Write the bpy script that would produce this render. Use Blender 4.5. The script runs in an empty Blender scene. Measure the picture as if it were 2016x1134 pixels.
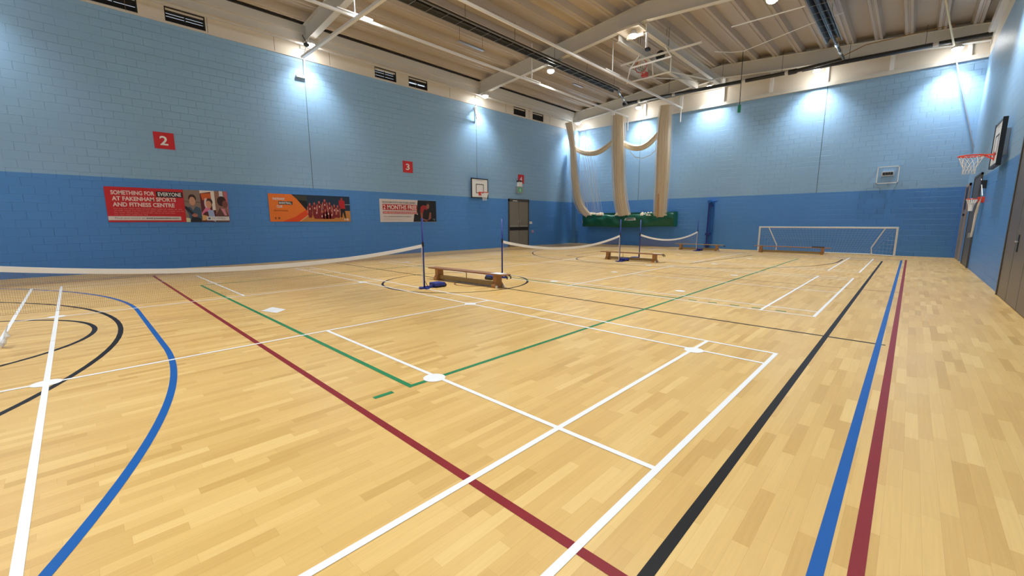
import bpy, bmesh, math, random
from mathutils import Vector, Matrix
random.seed(7)
D = bpy.data; S = bpy.context.scene; COL = S.collection
PI = math.pi

# ------------------------------------------------------------------ camera
YAW, PITCH, ROLL = 0.7616, -0.1575, -0.0023
CAM = Vector((0.7927, -0.9534, 1.4716)); FPX = 816.53
def basis():
    cy, sy, cp, sp = math.cos(YAW), math.sin(YAW), math.cos(PITCH), math.sin(PITCH)
    f = Vector((cy*cp, sy*cp, sp)); r = Vector((sy, -cy, 0)); u = r.cross(f)
    c, s = math.cos(ROLL), math.sin(ROLL)
    return c*r + s*u, -s*r + c*u, f
CR, CU, CF = basis()
cam_data = D.cameras.new('camera'); cam = D.objects.new('camera', cam_data); COL.objects.link(cam)
cam_data.sensor_fit = 'HORIZONTAL'; cam_data.sensor_width = 36; cam_data.lens = FPX/2016*36
cam_data.clip_start = 0.05; cam_data.clip_end = 200
M = Matrix(((CR.x, CU.x, -CF.x, CAM.x), (CR.y, CU.y, -CF.y, CAM.y), (CR.z, CU.z, -CF.z, CAM.z), (0, 0, 0, 1)))
cam.matrix_world = M
S.camera = cam
def at(px, py, ax, val):            # where the sight line of a photo point meets a plane of the hall
    d = CR*((px-1008)/FPX) - CU*((py-567)/FPX) + CF
    return CAM + d*((val-CAM[ax])/d[ax])

# ------------------------------------------------------------------ world and exposure
S.view_settings.view_transform = 'Standard'; S.view_settings.look = 'None'
S.view_settings.exposure = 0.0; S.view_settings.gamma = 1.0; S.view_settings.use_curve_mapping = False
W = D.worlds.new('daylight'); S.world = W; W.use_nodes = True
W.node_tree.nodes['Background'].inputs[0].default_value = (0.75, 0.87, 1.0, 1)
W.node_tree.nodes['Background'].inputs[1].default_value = .9
LAMP_W = 1330.0         # inner rows
EDGE_W = 800.0           # watts of every high bay lamp
LAMP_COL = (0.92, 0.97, 1.0)

# ------------------------------------------------------------------ sizes of the hall
XN, XF, YR, YL = -10.5, 25.28, -2.38, 16.33
HB, HT = 2.81, 7.545                 # top of the dark band, top of the blockwork
YC = (YR+YL)/2
def zb(y):  return 8.80 - 0.083*abs(y-YC)      # underside of the rafters
def zt(y):  return zb(y)+0.62                  # top of the rafters = underside of the roof ribs
FRAMES = [7.6, 16.3, 24.88]

# ------------------------------------------------------------------ materials
def srgb(r, g, b):
    f = lambda c: (c/255/12.92 if c/255 <= .04045 else ((c/255+.055)/1.055)**2.4)
    return (f(r), f(g), f(b), 1)
def mat(name, col, rough=.5, metal=0., emit=0., noise=0., nscale=8., bump=0., coat=0., spec=None):
    m = D.materials.new(name); m.use_nodes = True; nt = m.node_tree; b = nt.nodes['Principled BSDF']
    b.inputs['Base Color'].default_value = col; b.inputs['Roughness'].default_value = rough
    b.inputs['Metallic'].default_value = metal
    if spec is not None: b.inputs['Specular IOR Level'].default_value = spec
    if coat: b.inputs['Coat Weight'].default_value = coat
    if emit:
        b.inputs['Emission Color'].default_value = col; b.inputs['Emission Strength'].default_value = emit
    if noise or bump:
        tc = nt.nodes.new('ShaderNodeTexCoord'); n = nt.nodes.new('ShaderNodeTexNoise')
        n.inputs['Scale'].default_value = nscale; n.inputs['Detail'].default_value = 5
        nt.links.new(tc.outputs['Object'], n.inputs['Vector'])
        if noise:
            mr = nt.nodes.new('ShaderNodeMapRange'); mr.inputs[3].default_value = 1-noise; mr.inputs[4].default_value = 1+noise
            mx = nt.nodes.new('ShaderNodeMix'); mx.data_type = 'RGBA'; mx.blend_type = 'MULTIPLY'; mx.inputs[0].default_value = 1
            nt.links.new(n.outputs['Fac'], mr.inputs[0]); mx.inputs[6].default_value = col
            nt.links.new(mr.outputs[0], mx.inputs[7]); nt.links.new(mx.outputs[2], b.inputs['Base Color'])
        if bump:
            bp = nt.nodes.new('ShaderNodeBump'); bp.inputs['Strength'].default_value = bump; bp.inputs['Distance'].default_value = .02
            nt.links.new(n.outputs['Fac'], bp.inputs['Height']); nt.links.new(bp.outputs[0], b.inputs['Normal'])
    return m

def blockwork():
    """painted blocks: light blue above, mid blue below; axis: which world axis runs along the wall"""
    out = {}
    for key, sw in (('x', 0), ('y', 1)):
        m = D.materials.new('painted_blockwork_'+key); m.use_nodes = True; nt = m.node_tree; L = nt.links; N = nt.nodes
        b = N['Principled BSDF']; b.inputs['Roughness'].default_value = .42; b.inputs['Specular IOR Level'].default_value = .45
        geo = N.new('ShaderNodeNewGeometry'); sep = N.new('ShaderNodeSeparateXYZ'); L.new(geo.outputs['Position'], sep.inputs[0])
        cmb = N.new('ShaderNodeCombineXYZ'); L.new(sep.outputs[sw], cmb.inputs[0]); L.new(sep.outputs[2], cmb.inputs[1])
        br = N.new('ShaderNodeTexBrick'); br.offset = .5
        br.inputs['Scale'].default_value = 1; br.inputs['Brick Width'].default_value = .45; br.inputs['Row Height'].default_value = .225
        br.inputs['Mortar Size'].default_value = .007; br.inputs['Mortar Smooth'].default_value = .6
        br.inputs['Color1'].default_value = (1, 1, 1, 1); br.inputs['Color2'].default_value = (.0, .0, .0, 1); br.inputs['Mortar'].default_value = (.5, .5, .5, 1)
        nz = N.new('ShaderNodeTexNoise'); nz.inputs['Scale'].default_value = 3; nz.inputs['Detail'].default_value = 3
        L.new(cmb.outputs[0], nz.inputs['Vector'])
        # slightly wavy courses
        sc = N.new('ShaderNodeVectorMath'); sc.operation = 'MULTIPLY_ADD'; sc.inputs[1].default_value = (.03, .03, 0)
        L.new(nz.outputs['Color'], sc.inputs[0]); L.new(cmb.outputs[0], sc.inputs[2]); L.new(sc.outputs[0], br.inputs['Vector'])
        # block heights: mortar grooves plus every block standing a little proud or back
        bw = N.new('ShaderNodeMath'); bw.operation = 'MULTIPLY'; bw.inputs[1].default_value = .5
        rgb = N.new('ShaderNodeRGBToBW'); L.new(br.outputs['Color'], rgb.inputs[0]); L.new(rgb.outputs[0], bw.inputs[0])
        inv = N.new('ShaderNodeMath'); inv.operation = 'SUBTRACT'; L.new(bw.outputs[0], inv.inputs[0]); L.new(br.outputs['Fac'], inv.inputs[1])
        # the joints fade where the paint has filled them
        nz2 = N.new('ShaderNodeTexNoise'); nz2.inputs['Scale'].default_value = .9; nz2.inputs['Detail'].default_value = 2; L.new(cmb.outputs[0], nz2.inputs['Vector'])
        mr = N.new('ShaderNodeMapRange'); mr.inputs[1].default_value = .38; mr.inputs[2].default_value = .62; mr.inputs[3].default_value = .25; mr.inputs[4].default_value = 1
        L.new(nz2.outputs['Fac'], mr.inputs[0])
        mu = N.new('ShaderNodeMath'); mu.operation = 'MULTIPLY'; L.new(inv.outputs[0], mu.inputs[0]); L.new(mr.outputs[0], mu.inputs[1])
        fine = N.new('ShaderNodeTexNoise'); fine.inputs['Scale'].default_value = 60; fine.inputs['Detail'].default_value = 3; L.new(cmb.outputs[0], fine.inputs['Vector'])
        ad = N.new('ShaderNodeMath'); ad.operation = 'MULTIPLY_ADD'; ad.inputs[1].default_value = .35; L.new(fine.outputs['Fac'], ad.inputs[0]); L.new(mu.outputs[0], ad.inputs[2])
        bp = N.new('ShaderNodeBump'); bp.inputs['Strength'].default_value = .9; bp.inputs['Distance'].default_value = .02
        L.new(ad.outputs[0], bp.inputs['Height']); L.new(bp.outputs[0], b.inputs['Normal'])
        # paint colours
        st = N.new('ShaderNodeMath'); st.operation = 'GREATER_THAN'; st.inputs[1].default_value = HB; L.new(sep.outputs[2], st.inputs[0])
        mx = N.new('ShaderNodeMix'); mx.data_type = 'RGBA'; L.new(st.outputs[0], mx.inputs[0])
        mx.inputs[6].default_value = (.08, .27, .67, 1); mx.inputs[7].default_value = (.275, .465, .69, 1)
        var = N.new('ShaderNodeMapRange'); var.inputs[3].default_value = .94; var.inputs[4].default_value = 1.05; L.new(nz2.outputs['Fac'], var.inputs[0])
        ml = N.new('ShaderNodeMix'); ml.data_type = 'RGBA'; ml.blend_type = 'MULTIPLY'; ml.inputs[0].default_value = 1
        L.new(mx.outputs[2], ml.inputs[6]); L.new(var.outputs[0], ml.inputs[7]); L.new(ml.outputs[2], b.inputs['Base Color'])
        out[key] = m
    return out
BLOCK = blockwork()

def maple():
    m = D.materials.new('maple_strip_floor'); m.use_nodes = True; nt = m.node_tree; L = nt.links; N = nt.nodes
    b = N['Principled BSDF']; b.inputs['Roughness'].default_value = .34; b.inputs['Specular IOR Level'].default_value = .42
    geo = N.new('ShaderNodeNewGeometry')
    def bricks(w, h, off, vec):
        br = N.new('ShaderNodeTexBrick'); br.offset = off; br.offset_frequency = 2
        br.inputs['Scale'].default_value = 1; br.inputs['Brick Width'].default_value = w; br.inputs['Row Height'].default_value = h
        br.inputs['Mortar Size'].default_value = .0004; br.inputs['Mortar Smooth'].default_value = .2
        br.inputs['Color1'].default_value = (0, 0, 0, 1); br.inputs['Color2'].default_value = (1, 1, 1, 1); br.inputs['Mortar'].default_value = (.3, .3, .3, 1)
        L.new(vec, br.inputs['Vector']); return br
    # shift every row by a random amount so the butt joints scatter
    sep = N.new('ShaderNodeSeparateXYZ'); L.new(geo.outputs['Position'], sep.inputs[0])
    dv = N.new('ShaderNodeMath'); dv.operation = 'DIVIDE'; dv.inputs[1].default_value = .0715; L.new(sep.outputs[1], dv.inputs[0])
    fl = N.new('ShaderNodeMath'); fl.operation = 'FLOOR'; L.new(dv.outputs[0], fl.inputs[0])
    wn = N.new('ShaderNodeTexWhiteNoise'); wn.noise_dimensions = '1D'; L.new(fl.outputs[0], wn.inputs['W'])
    sh = N.new('ShaderNodeMath'); sh.operation = 'MULTIPLY_ADD'; sh.inputs[1].default_value = 7.3; L.new(wn.outputs['Value'], sh.inputs[0]); L.new(sep.outputs[0], sh.inputs[2])
    cmb = N.new('ShaderNodeCombineXYZ'); L.new(sh.outputs[0], cmb.inputs[0]); L.new(sep.outputs[1], cmb.inputs[1])
    b1 = bricks(.52, .0715, 0, cmb.outputs[0])
    rmp = N.new('ShaderNodeValToRGB'); cr = rmp.color_ramp
    cr.elements[0].position = 0; cr.elements[0].color = (.56, .335, .098, 1)
    cr.elements[1].position = 1; cr.elements[1].color = (.74, .50, .185, 1)
    for p, c in ((.12, (.615, .375, .118, 1)), (.5, (.66, .418, .138, 1)), (.85, (.69, .445, .152, 1))):
        e = cr.elements.new(p); e.color = c
    L.new(b1.outputs['Color'], rmp.inputs[0])
    # grain along the boards
    mp = N.new('ShaderNodeMapping'); mp.inputs['Scale'].default_value = (1.2, 28, 1); L.new(cmb.outputs[0], mp.inputs[0])
    nz = N.new('ShaderNodeTexNoise'); nz.inputs['Scale'].default_value = 2.5; nz.inputs['Detail'].default_value = 6; L.new(mp.outputs[0], nz.inputs['Vector'])
    mr = N.new('ShaderNodeMapRange'); mr.inputs[3].default_value = .9; mr.inputs[4].default_value = 1.09; L.new(nz.outputs['Fac'], mr.inputs[0])
    ml = N.new('ShaderNodeMix'); ml.data_type = 'RGBA'; ml.blend_type = 'MULTIPLY'; ml.inputs[0].default_value = 1
    L.new(rmp.outputs[0], ml.inputs[6]); L.new(mr.outputs[0], ml.inputs[7])
    # joints
    mj = N.new('ShaderNodeMix'); mj.data_type = 'RGBA'; mj.blend_type = 'MULTIPLY'; mj.inputs[7].default_value = (.72, .6, .48, 1)
    L.new(b1.outputs['Fac'], mj.inputs[0]); L.new(ml.outputs[2], mj.inputs[6]); L.new(mj.outputs[2], b.inputs['Base Color'])
    # lacquer: slow variation of gloss
    n3 = N.new('ShaderNodeTexNoise'); n3.inputs['Scale'].default_value = 1.1; L.new(geo.outputs['Position'], n3.inputs['Vector'])
    m3 = N.new('ShaderNodeMapRange'); m3.inputs[3].default_value = .27; m3.inputs[4].default_value = .4; L.new(n3.outputs['Fac'], m3.inputs[0]); L.new(m3.outputs[0], b.inputs['Roughness'])
    bp = N.new('ShaderNodeBump'); bp.inputs['Strength'].default_value = .08; bp.inputs['Distance'].default_value = .01
    L.new(nz.outputs['Fac'], bp.inputs['Height']); L.new(bp.outputs[0], b.inputs['Normal'])
    return m
MT = dict(
    floor=maple(),
    l_white=mat('white_line_paint', (.80, .79, .78, 1), .4), l_black=mat('black_line_paint', (.009, .008, .009, 1), .42, noise=.2, nscale=3, spec=.22),
    l_blue=mat('blue_line_paint', (.003, .09, .33, 1), .45, noise=.08, nscale=3, spec=.22), l_red=mat('red_line_paint', (.22, .013, .018, 1), .42, noise=.15, nscale=4, spec=.25),
    l_green=mat('green_line_paint', (.018, .20, .075, 1), .42, noise=.12, nscale=4, spec=.25),
    cream=mat('cream_painted_board', (.72, .655, .56, 1), .55, noise=.03, nscale=1.5), steel=mat('off_white_painted_steel', (.66, .63, .57, 1), .5, noise=.04, nscale=2),
    deck=mat('coated_roof_deck', (.50, .42, .335, 1), .5, noise=.05, nscale=1.2), dark=mat('gap_shade_and_rods', (.03, .025, .02, 1), .8),
    white=mat('white_gloss_paint', (.85, .85, .84, 1), .35), offwhite=mat('off_white_plastic', (.75, .73, .7, 1), .5),
    black=mat('black_plastic', (.012, .012, .013, 1), .4), heater=mat('dark_heater_steel', (.035, .033, .03, 1), .35, metal=.3, noise=.3, nscale=6),
    heat_side=mat('grey_heater_flange', (.30, .28, .24, 1), .4, metal=.4), chrome=mat('polished_coupling', (.7, .68, .64, 1), .3, metal=1),
    red=mat('red_sign_print', (.60, .012, .02, 1), .45), orange=mat('orange_print', (.85, .19, .02, 1), .45), deep_or=mat('deep_orange_print', (.75, .08, .01, 1), .45),
    rim=mat('red_orange_rim_paint', (.72, .05, .02, 1), .35), cord=mat('white_cord', (.82, .80, .76, 1), .8),
    net=mat('brown_net_cord', (.33, .20, .12, 1), .9), tape=mat('white_net_tape', (.83, .80, .75, 1), .7),
    blue_post=mat('blue_post_paint', (.012, .03, .22, 1), .35), blue_light=mat('bright_blue_post_paint', (.01, .11, .42, 1), .35),
    wood=mat('varnished_bench_wood', (.40, .185, .06, 1), .35, noise=.18, nscale=14), wood_d=mat('darker_bench_top', (.33, .15, .065, 1), .3, noise=.18, nscale=14),
    rail=mat('pale_bench_rail', (.36, .24, .09, 1), .4, noise=.15, nscale=14),
    cream_net=mat('cream_netting', (.74, .62, .46, 1), .85, noise=.12, nscale=20), sheer=mat('pale_netting_strand', (.80, .76, .70, 1), .85),
    green=mat('green_vinyl', (.003, .115, .07, 1), .42, noise=.12, nscale=3, bump=.15), grey_door=mat('taupe_door_laminate', (.225, .20, .165, 1), .42, noise=.04, nscale=5),
    dark_door=mat('dark_grey_door', (.10, .095, .09, 1), .45), mid_door=mat('grey_brown_store_door', (.15, .135, .12, 1), .4, noise=.05, nscale=4), frame=mat('dark_door_frame', (.07, .06, .05, 1), .45),
    pink=mat('mushroom_door_frame', (.42, .34, .30, 1), .45), wallblue=mat('blue_casing_paint', (.20, .40, .62, 1), .45), wb_low=mat('mid_blue_casing_paint', (.085, .235, .46, 1), .45),
    acrylic=None, green_led=mat('green_exit_panel', (.1, .5, .25, 1), .4),
    louvre=mat('black_louvre_metal', (.018, .016, .015, 1), .7), galv=mat('galvanised_steel', (.42, .41, .39, 1), .35, metal=.6),
    rope=mat('pale_yellow_cord', (.78, .72, .50, 1), .7), grey_rope=mat('grey_blue_cord', (.32, .37, .44, 1), .7),
    joint=mat('sealant_joint', (.10, .15, .20, 1), .7),
)
ac = D.materials.new('clear_acrylic'); ac.use_nodes = True; nt_ = ac.node_tree; nt_.nodes.clear()
o_ = nt_.nodes.new('ShaderNodeOutputMaterial'); mx_ = nt_.nodes.new('ShaderNodeMixShader'); tr_ = nt_.nodes.new('ShaderNodeBsdfTransparent'); gl_ = nt_.nodes.new('ShaderNodeBsdfGlossy')
tr_.inputs[0].default_value = (.86, .87, .85, 1); gl_.inputs[0].default_value = (.8, .8, .8, 1); gl_.inputs[1].default_value = .12; mx_.inputs[0].default_value = .06
nt_.links.new(tr_.outputs[0], mx_.inputs[1]); nt_.links.new(gl_.outputs[0], mx_.inputs[2]); nt_.links.new(mx_.outputs[0], o_.inputs[0])
MT['acrylic'] = ac
lens_m = D.materials.new('lit_lamp_lens'); lens_m.use_nodes = True
lb = lens_m.node_tree.nodes['Principled BSDF']; lb.inputs['Emission Color'].default_value = (1, .985, .94, 1); lb.inputs['Emission Strength'].default_value = 90; MT['lens'] = lens_m
def pm(r, g, b):      # printed ink of a given photographed colour
    k = 'ink_%d_%d_%d' % (r, g, b)
    return D.materials.get(k) or mat(k, srgb(r, g, b), .45)

# ------------------------------------------------------------------ mesh helpers
class MB:
    def __init__(s): s.v = []; s.f = []
    def quad(s, a, b, c, d):
        i = len(s.v); s.v += [Vector(a), Vector(b), Vector(c), Vector(d)]; s.f.append((i, i+1, i+2, i+3)); return s
    def poly(s, pts):
        i = len(s.v); s.v += [Vector(p) for p in pts]; s.f.append(tuple(range(i, i+len(pts)))); return s
    def box(s, x0, x1, y0, y1, z0, z1):
        i = len(s.v)
        s.v += [Vector(p) for p in ((x0, y0, z0), (x1, y0, z0), (x1, y1, z0), (x0, y1, z0), (x0, y0, z1), (x1, y0, z1), (x1, y1, z1), (x0, y1, z1))]
        s.f += [(i, i+3, i+2, i+1), (i+4, i+5, i+6, i+7), (i, i+1, i+5, i+4), (i+1, i+2, i+6, i+5), (i+2, i+3, i+7, i+6), (i+3, i, i+4, i+7)]; return s
    def prism(s, prof, ext):         # closed outline extruded by a vector
        i = len(s.v); n = len(prof); e = Vector(ext)
        s.v += [Vector(p) for p in prof] + [Vector(p)+e for p in prof]
        s.f.append(tuple(range(i+n-1, i-1, -1))); s.f.append(tuple(range(i+n, i+2*n)))
        for k in range(n): s.f.append((i+k, i+(k+1) % n, i+n+(k+1) % n, i+n+k))
        return s
    def tube(s, pts, r, n=8, closed=False, cap=True):
        pts = [Vector(p) for p in pts]; m = len(pts); rr = r if isinstance(r, (list, tuple)) else [r]*m
        base = len(s.v); up = None
        for k in range(m):
            a = pts[(k-1) % m] if (closed or k > 0) else pts[k]; b = pts[(k+1) % m] if (closed or k < m-1) else pts[k]
            t = (b-a).normalized() if (b-a).length > 1e-9 else Vector((0, 0, 1))
            if up is None: up = Vector((0, 0, 1)) if abs(t.z) < .9 else Vector((1, 0, 0))
            side = t.cross(up); side = side.normalized() if side.length > 1e-6 else t.orthogonal().normalized()
            up = side.cross(t).normalized()
            for j in range(n):
                an = 2*PI*j/n; s.v.append(pts[k] + (side*math.cos(an) + up*math.sin(an))*rr[k])
        rng = m if closed else m-1
        for k in range(rng):
            for j in range(n):
                a0 = base+k*n+j; a1 = base+k*n+(j+1) % n; b0 = base+((k+1) % m)*n+j; b1 = base+((k+1) % m)*n+(j+1) % n
                s.f.append((a0, a1, b1, b0))
        if cap and not closed:
            s.f.append(tuple(base+j for j in range(n-1, -1, -1))); s.f.append(tuple(base+(m-1)*n+j for j in range(n)))
        return s
    def lathe(s, c, prof, n=20, axis='z'):
        c = Vector(c); base = len(s.v)
        for r, h in prof:
            for j in range(n):
                an = 2*PI*j/n; x, y = r*math.cos(an), r*math.sin(an)
                p = {'z': (x, y, h), 'y': (x, h, y), 'x': (h, x, y)}[axis]
                s.v.append(c+Vector(p))
        for k in range(len(prof)-1):
            for j in range(n):
                s.f.append((base+k*n+j, base+k*n+(j+1) % n, base+(k+1)*n+(j+1) % n, base+(k+1)*n+j))
        s.f.append(tuple(base+j for j in range(n-1, -1, -1))); s.f.append(tuple(base+(len(prof)-1)*n+j for j in range(n)))
        return s
    def build(s, name, m, parent=None, smooth=False, origin=None, bevel=0):
        me = D.meshes.new(name); o = origin if origin is not None else (parent['_o'] if parent is not None and '_o' in parent else None)
        off = Vector(o) if o is not None else Vector((0, 0, 0))
        me.from_pydata([v-off for v in s.v], [], s.f); me.materials.append(MT[m] if isinstance(m, str) else m)
        bm = bmesh.new(); bm.from_mesh(me); bmesh.ops.recalc_face_normals(bm, faces=bm.faces); bm.to_mesh(me); bm.free()
        if smooth: me.polygons.foreach_set('use_smooth', [True]*len(me.polygons))
        ob = D.objects.new(name, me); COL.objects.link(ob)
        if parent is not None: ob.parent = parent
        else: ob.location = off
        if bevel:
            md = ob.modifiers.new('bevel', 'BEVEL'); md.width = bevel; md.segments = 2; md.limit_method = 'ANGLE'
        return ob
def tag(o, label, cat, group=None, kind=None):
    o['label'] = label; o['category'] = cat
    if group: o['group'] = group
    if kind: o['kind'] = kind
    return o
def thing(name, label, cat, loc, group=None):
    o = D.objects.new(name, None); COL.objects.link(o); o.location = loc; o.empty_display_size = .1
    o['_o'] = list(loc)           # parts are written in hall coordinates and shifted to the thing's origin
    return tag(o, label, cat, group)
def struct(o): o['kind'] = 'structure'; return o
def sroot(name, loc=(0, 0, 0)):
    o = D.objects.new(name, None); COL.objects.link(o); o.location = loc; o['_o'] = list(loc); o['kind'] = 'structure'; return o
def sub(parent, ob):              # make ob a sub-part of a part
    ob.parent = parent; return ob
def copy_tree(o, loc):
    """copy of a thing with copies of its parts and sub-parts"""
    c = o.copy(); COL.objects.link(c); c.location = loc
    for ch in [k for k in D.objects if k.parent == o]:
        d = ch.copy(); COL.objects.link(d); d.parent = c
        for g in [k for k in D.objects if k.parent == ch]:
            e = g.copy(); COL.objects.link(e); e.parent = d
    return c
def text_mesh(name, txt, origin, right, up, width, height, m, parent, bold=0., lift=.004):
    """flat lettering fitted to a box whose lower left corner is origin"""
    cu = D.curves.new(name, 'FONT'); cu.body = txt; cu.size = 1; cu.offset = bold; cu.fill_mode = 'BOTH'; cu.resolution_u = 3
    t = D.objects.new(name+'_tmp', cu); COL.objects.link(t); bpy.context.view_layer.update()
    me = D.meshes.new_from_object(t); D.objects.remove(t); 
    xs = [v.co.x for v in me.vertices]; ys = [v.co.y for v in me.vertices]
    x0, x1, y0, y1 = min(xs), max(xs), min(ys), max(ys)
    R = Vector(right); U = Vector(up); n = R.cross(U).normalized()*lift
    off = Vector(parent['_o']) if '_o' in parent else Vector((0, 0, 0))
    for v in me.vertices:
        v.co = Vector(origin) + R*((v.co.x-x0)/(x1-x0)*width) + U*((v.co.y-y0)/(y1-y0)*height) + n - off
    me.materials.clear(); me.materials.append(MT[m] if isinstance(m, str) else m)
    ob = D.objects.new(name, me); COL.objects.link(ob); ob.parent = parent; return ob

# ------------------------------------------------------------------ the hall shell
floor = MB().box(XN, XF+.1, YR-.1, YL+.1, -.15, 0).build('floor', 'floor'); struct(floor)
struct(MB().box(XN, XF+.3, YR-.3, YR, 0, HT).build('wall_right', BLOCK['x']))
struct(MB().box(XN, XF+.3, YL, YL+.3, 0, HT).build('wall_left', BLOCK['x']))
struct(MB().box(XF, XF+.3, YR, YL, 0, HT).build('wall_far', BLOCK['y']))
struct(MB().box(XN-.3, XN, YR-.3, YL+.3, 0, 10.2).build('wall_near', BLOCK['y']))
# cladding above the blockwork
m = MB().prism([(XF, YR-.3, HT), (XF, YL+.3, HT), (XF, YL+.3, zt(YL)+.5), (XF, YC, zt(YC)+.5), (XF, YR-.3, zt(YR)+.5)], (.2, 0, 0))
up_far = struct(m.build('wall_far_cladding', 'cream'))
WZ0, WZ1 = 7.62, 8.05
wins = []                           # the louvred windows of the left wall
for k in range(-1, 3):
    for a, b in ((1.83, 2.87), (3.50, 4.53)):
        wins.append((a+8.63*k, b+8.63*k))
wins.sort(); wins = [w for w in wins if w[0] > -8 and w[1] < 24]
m = MB(); m.box(XN, XF, YL, YL+.25, HT, WZ0); m.box(XN, XF, YL, YL+.25, WZ1, zt(YL)+.5)
xs = [XN]+[v for w in wins for v in w]+[XF]
for i in range(0, len(xs), 2): m.box(xs[i], xs[i+1], YL, YL+.25, WZ0, WZ1)
struct(m.build('wall_left_fascia', 'cream'))
struct(MB().box(XN, XF, YR-.25, YR, HT, zt(YR)+.5).build('wall_right_fascia', 'cream'))
# roof deck: deep trapezoidal ribs running the length of the hall, two slopes
def deck():
    prof = []
    pitch = .93; y = YR-.3; pts = []
    while y < YL+.3:
        pts += [(y, .23), (y+.56, .23), (y+.62, .0), (y+.70, .0), (y+.72, .035), (y+.76, .035), (y+.78, .0), (y+.86, .0)]
        y += pitch
    pts.append((YL+.35, .23))
    m = MB()
    for a, b in zip(pts, pts[1:]):
        pa = (XN-.3, a[0], zt(a[0])+a[1]); pb = (XN-.3, b[0], zt(b[0])+b[1])
        m.quad(pa, pb, (XF+.3, pb[1], pb[2]), (XF+.3, pa[1], pa[2]))
    m.box(XN-.3, XF+.3, YR-.4, YC, 10.6, 10.7); m.box(XN-.3, XF+.3, YC, YL+.5, 10.6, 10.7)
    m.box(XN-.3, XF+.3, YR-.45, YR-.35, 8.2, 10.7); m.box(XN-.3, XF+.3, YL+.5, YL+.6, 8.6, 10.7)
    m.box(XF+.3, XF+.35, YR-.45, YL+.6, 7.5, 10.7)
    return m
struct(deck().build('ceiling', 'deck'))
n = 1
def trim(mb, m, bevel=0):
    global n
    o = mb.build('trim_%d' % n, m, bevel=bevel); n += 1; return struct(o)
trim(MB().box(XF-.10, XF, YR, YL, HT, HT+.16), 'steel')                       # sill on top of the far blockwork
for y in (-1.85, .35, 2.55, 4.75, 6.95, 9.15, 11.3, 13.45): trim(MB().box(XF-.11, XF, y-.07, y+.07, HT+.16, zt(y)-.02), 'white')
trim(MB().box(XF-.16, XF, YR, YL, 8.42, 8.46), 'steel')
trim(MB().box(XN, XF-.1, YL-.03, YL, HT, HT+.04), 'cream')
trim(MB().box(XN, 24.7, YL-.16, YL, 8.12, 8.36), 'steel')                      # eaves beam, left
trim(MB().box(XN, 24.7, YL-.26, YL, 8.36, 8.40), 'steel')
trim(MB().box(XN, 24.7, YR, YR+.16, 8.12, 8.40), 'steel')                      # eaves beam, right
trim(MB().box(XN, 24.7, YL-.31, YL-.27, 8.66, 8.72), 'dark'); trim(MB().box(XN, 24.7, YL-.27, YL-.25, 8.40, 8.66), 'steel')  # dark strip painted in for the shadow between eaves beam and deck
m = MB()
for x in [-7.3+1.98*k for k in range(17)]: m.box(x-.006, x+.006, YL-.004, YL, HT+.04, 8.12)
trim(m, pm(120, 100, 75))
m = MB()                                                                       # movement joints in the blockwork
for x in (-1.1, 7.54, 16.2): m.box(x-.011, x+.011, YL-.004, YL, HB, HT)
for y in (2.48, 11.55): m.box(XF-.004, XF, y-.012, y+.012, HB, HT)
trim(m, 'joint')
trim(MB().box(24.95, XF, YL-.35, YL, 0, HB), 'wb_low'); trim(MB().box(24.95, XF, YL-.35, YL, HB, HT), 'wallblue')   # boxed-in corner column

# ------------------------------------------------------------------ floor markings (painted, thin layers on the boards)
LAY = {'black': .0008, 'blue': .0012, 'red': .0016, 'green': .0020, 'white': .0026}
LZ = [0]
def line(mb, x0, y0, x1, y1, w, z):
    LZ[0] = (LZ[0]+1) % 16; z = z+LZ[0]*.00002
    d = Vector((x1-x0, y1-y0, 0)); d.normalize(); p = Vector((-d.y, d.x, 0))*(w/2); a = Vector((x0, y0, z)); b = Vector((x1, y1, z))
    mb.quad(a-p, b-p, b+p, a+p)
def arc(mb, cx, cy, r, a0, a1, w, z, n=64):
    z += .00034
    for k in range(n):
        t0 = a0+(a1-a0)*k/n; t1 = a0+(a1-a0)*(k+1)/n
        mb.quad(*[(cx+rr*math.cos(t), cy+rr*math.sin(t), z) for rr, t in ((r-w/2, t0), (r+w/2, t0), (r+w/2, t1), (r-w/2, t1))])
def rect(mb, x0, x1, y0, y1, w, z):
    h = w/2
    line(mb, x0-h, y0, x1+h, y0, w, z); line(mb, x0-h, y1, x1+h, y1, w, z); line(mb, x0, y0, x0, y1, w, z); line(mb, x1, y0, x1, y1, w, z)
w5 = .055
z = LAY['black']; m = MB(); XM = 7.37; yb = 7.26; ha = 7.56
rect(m, XM-14.1, XM+14.1, yb-ha, yb+ha, w5, z); line(m, XM, -.88, XM, 14.3, .05, z); arc(m, XM, yb, 1.8, 0, 2*PI, w5, z)
arc(m, -5.34, 7.28, 6.45, -PI/2, PI/2, w5, z); arc(m, 20.1, 7.26, 6.40, PI/2, 3*PI/2, w5, z)
line(m, -6.73, .83, -5.34, .83, w5, z); line(m, 20.1, .86, 21.47, .86, w5, z)
arc(m, -1.0, 7.26, 1.85, -PI/2, PI/2, w5, z, 40); arc(m, 15.75, 7.26, 1.8, PI/2, 3*PI/2, w5, z, 40)
line(m, -1, 5.0, -1, 9.5, w5, z); line(m, 15.7, 4.6, 15.7, 9.9, w5, z); line(m, 15.7, 4.6, 21.4, 4.0, w5, z); line(m, 15.7, 9.9, 21.4, 10.5, w5, z)
ch = m.build('black_court_lines', 'l_black', floor); ch['label'] = 'black painted lines'
z = LAY['blue']; m = MB()
rect(m, XM-15, XM+15, -.815, 14.55, w5, z)
xg = 1.40-9.0; line(m, 1.40, 5.37, 1.40, 8.37, w5, z); arc(m, xg, 5.37, 9, -math.asin(6.15/9), 0, w5, z, 48); arc(m, xg, 8.37, 9, 0, math.asin(6.15/9), w5, z, 48)
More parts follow.
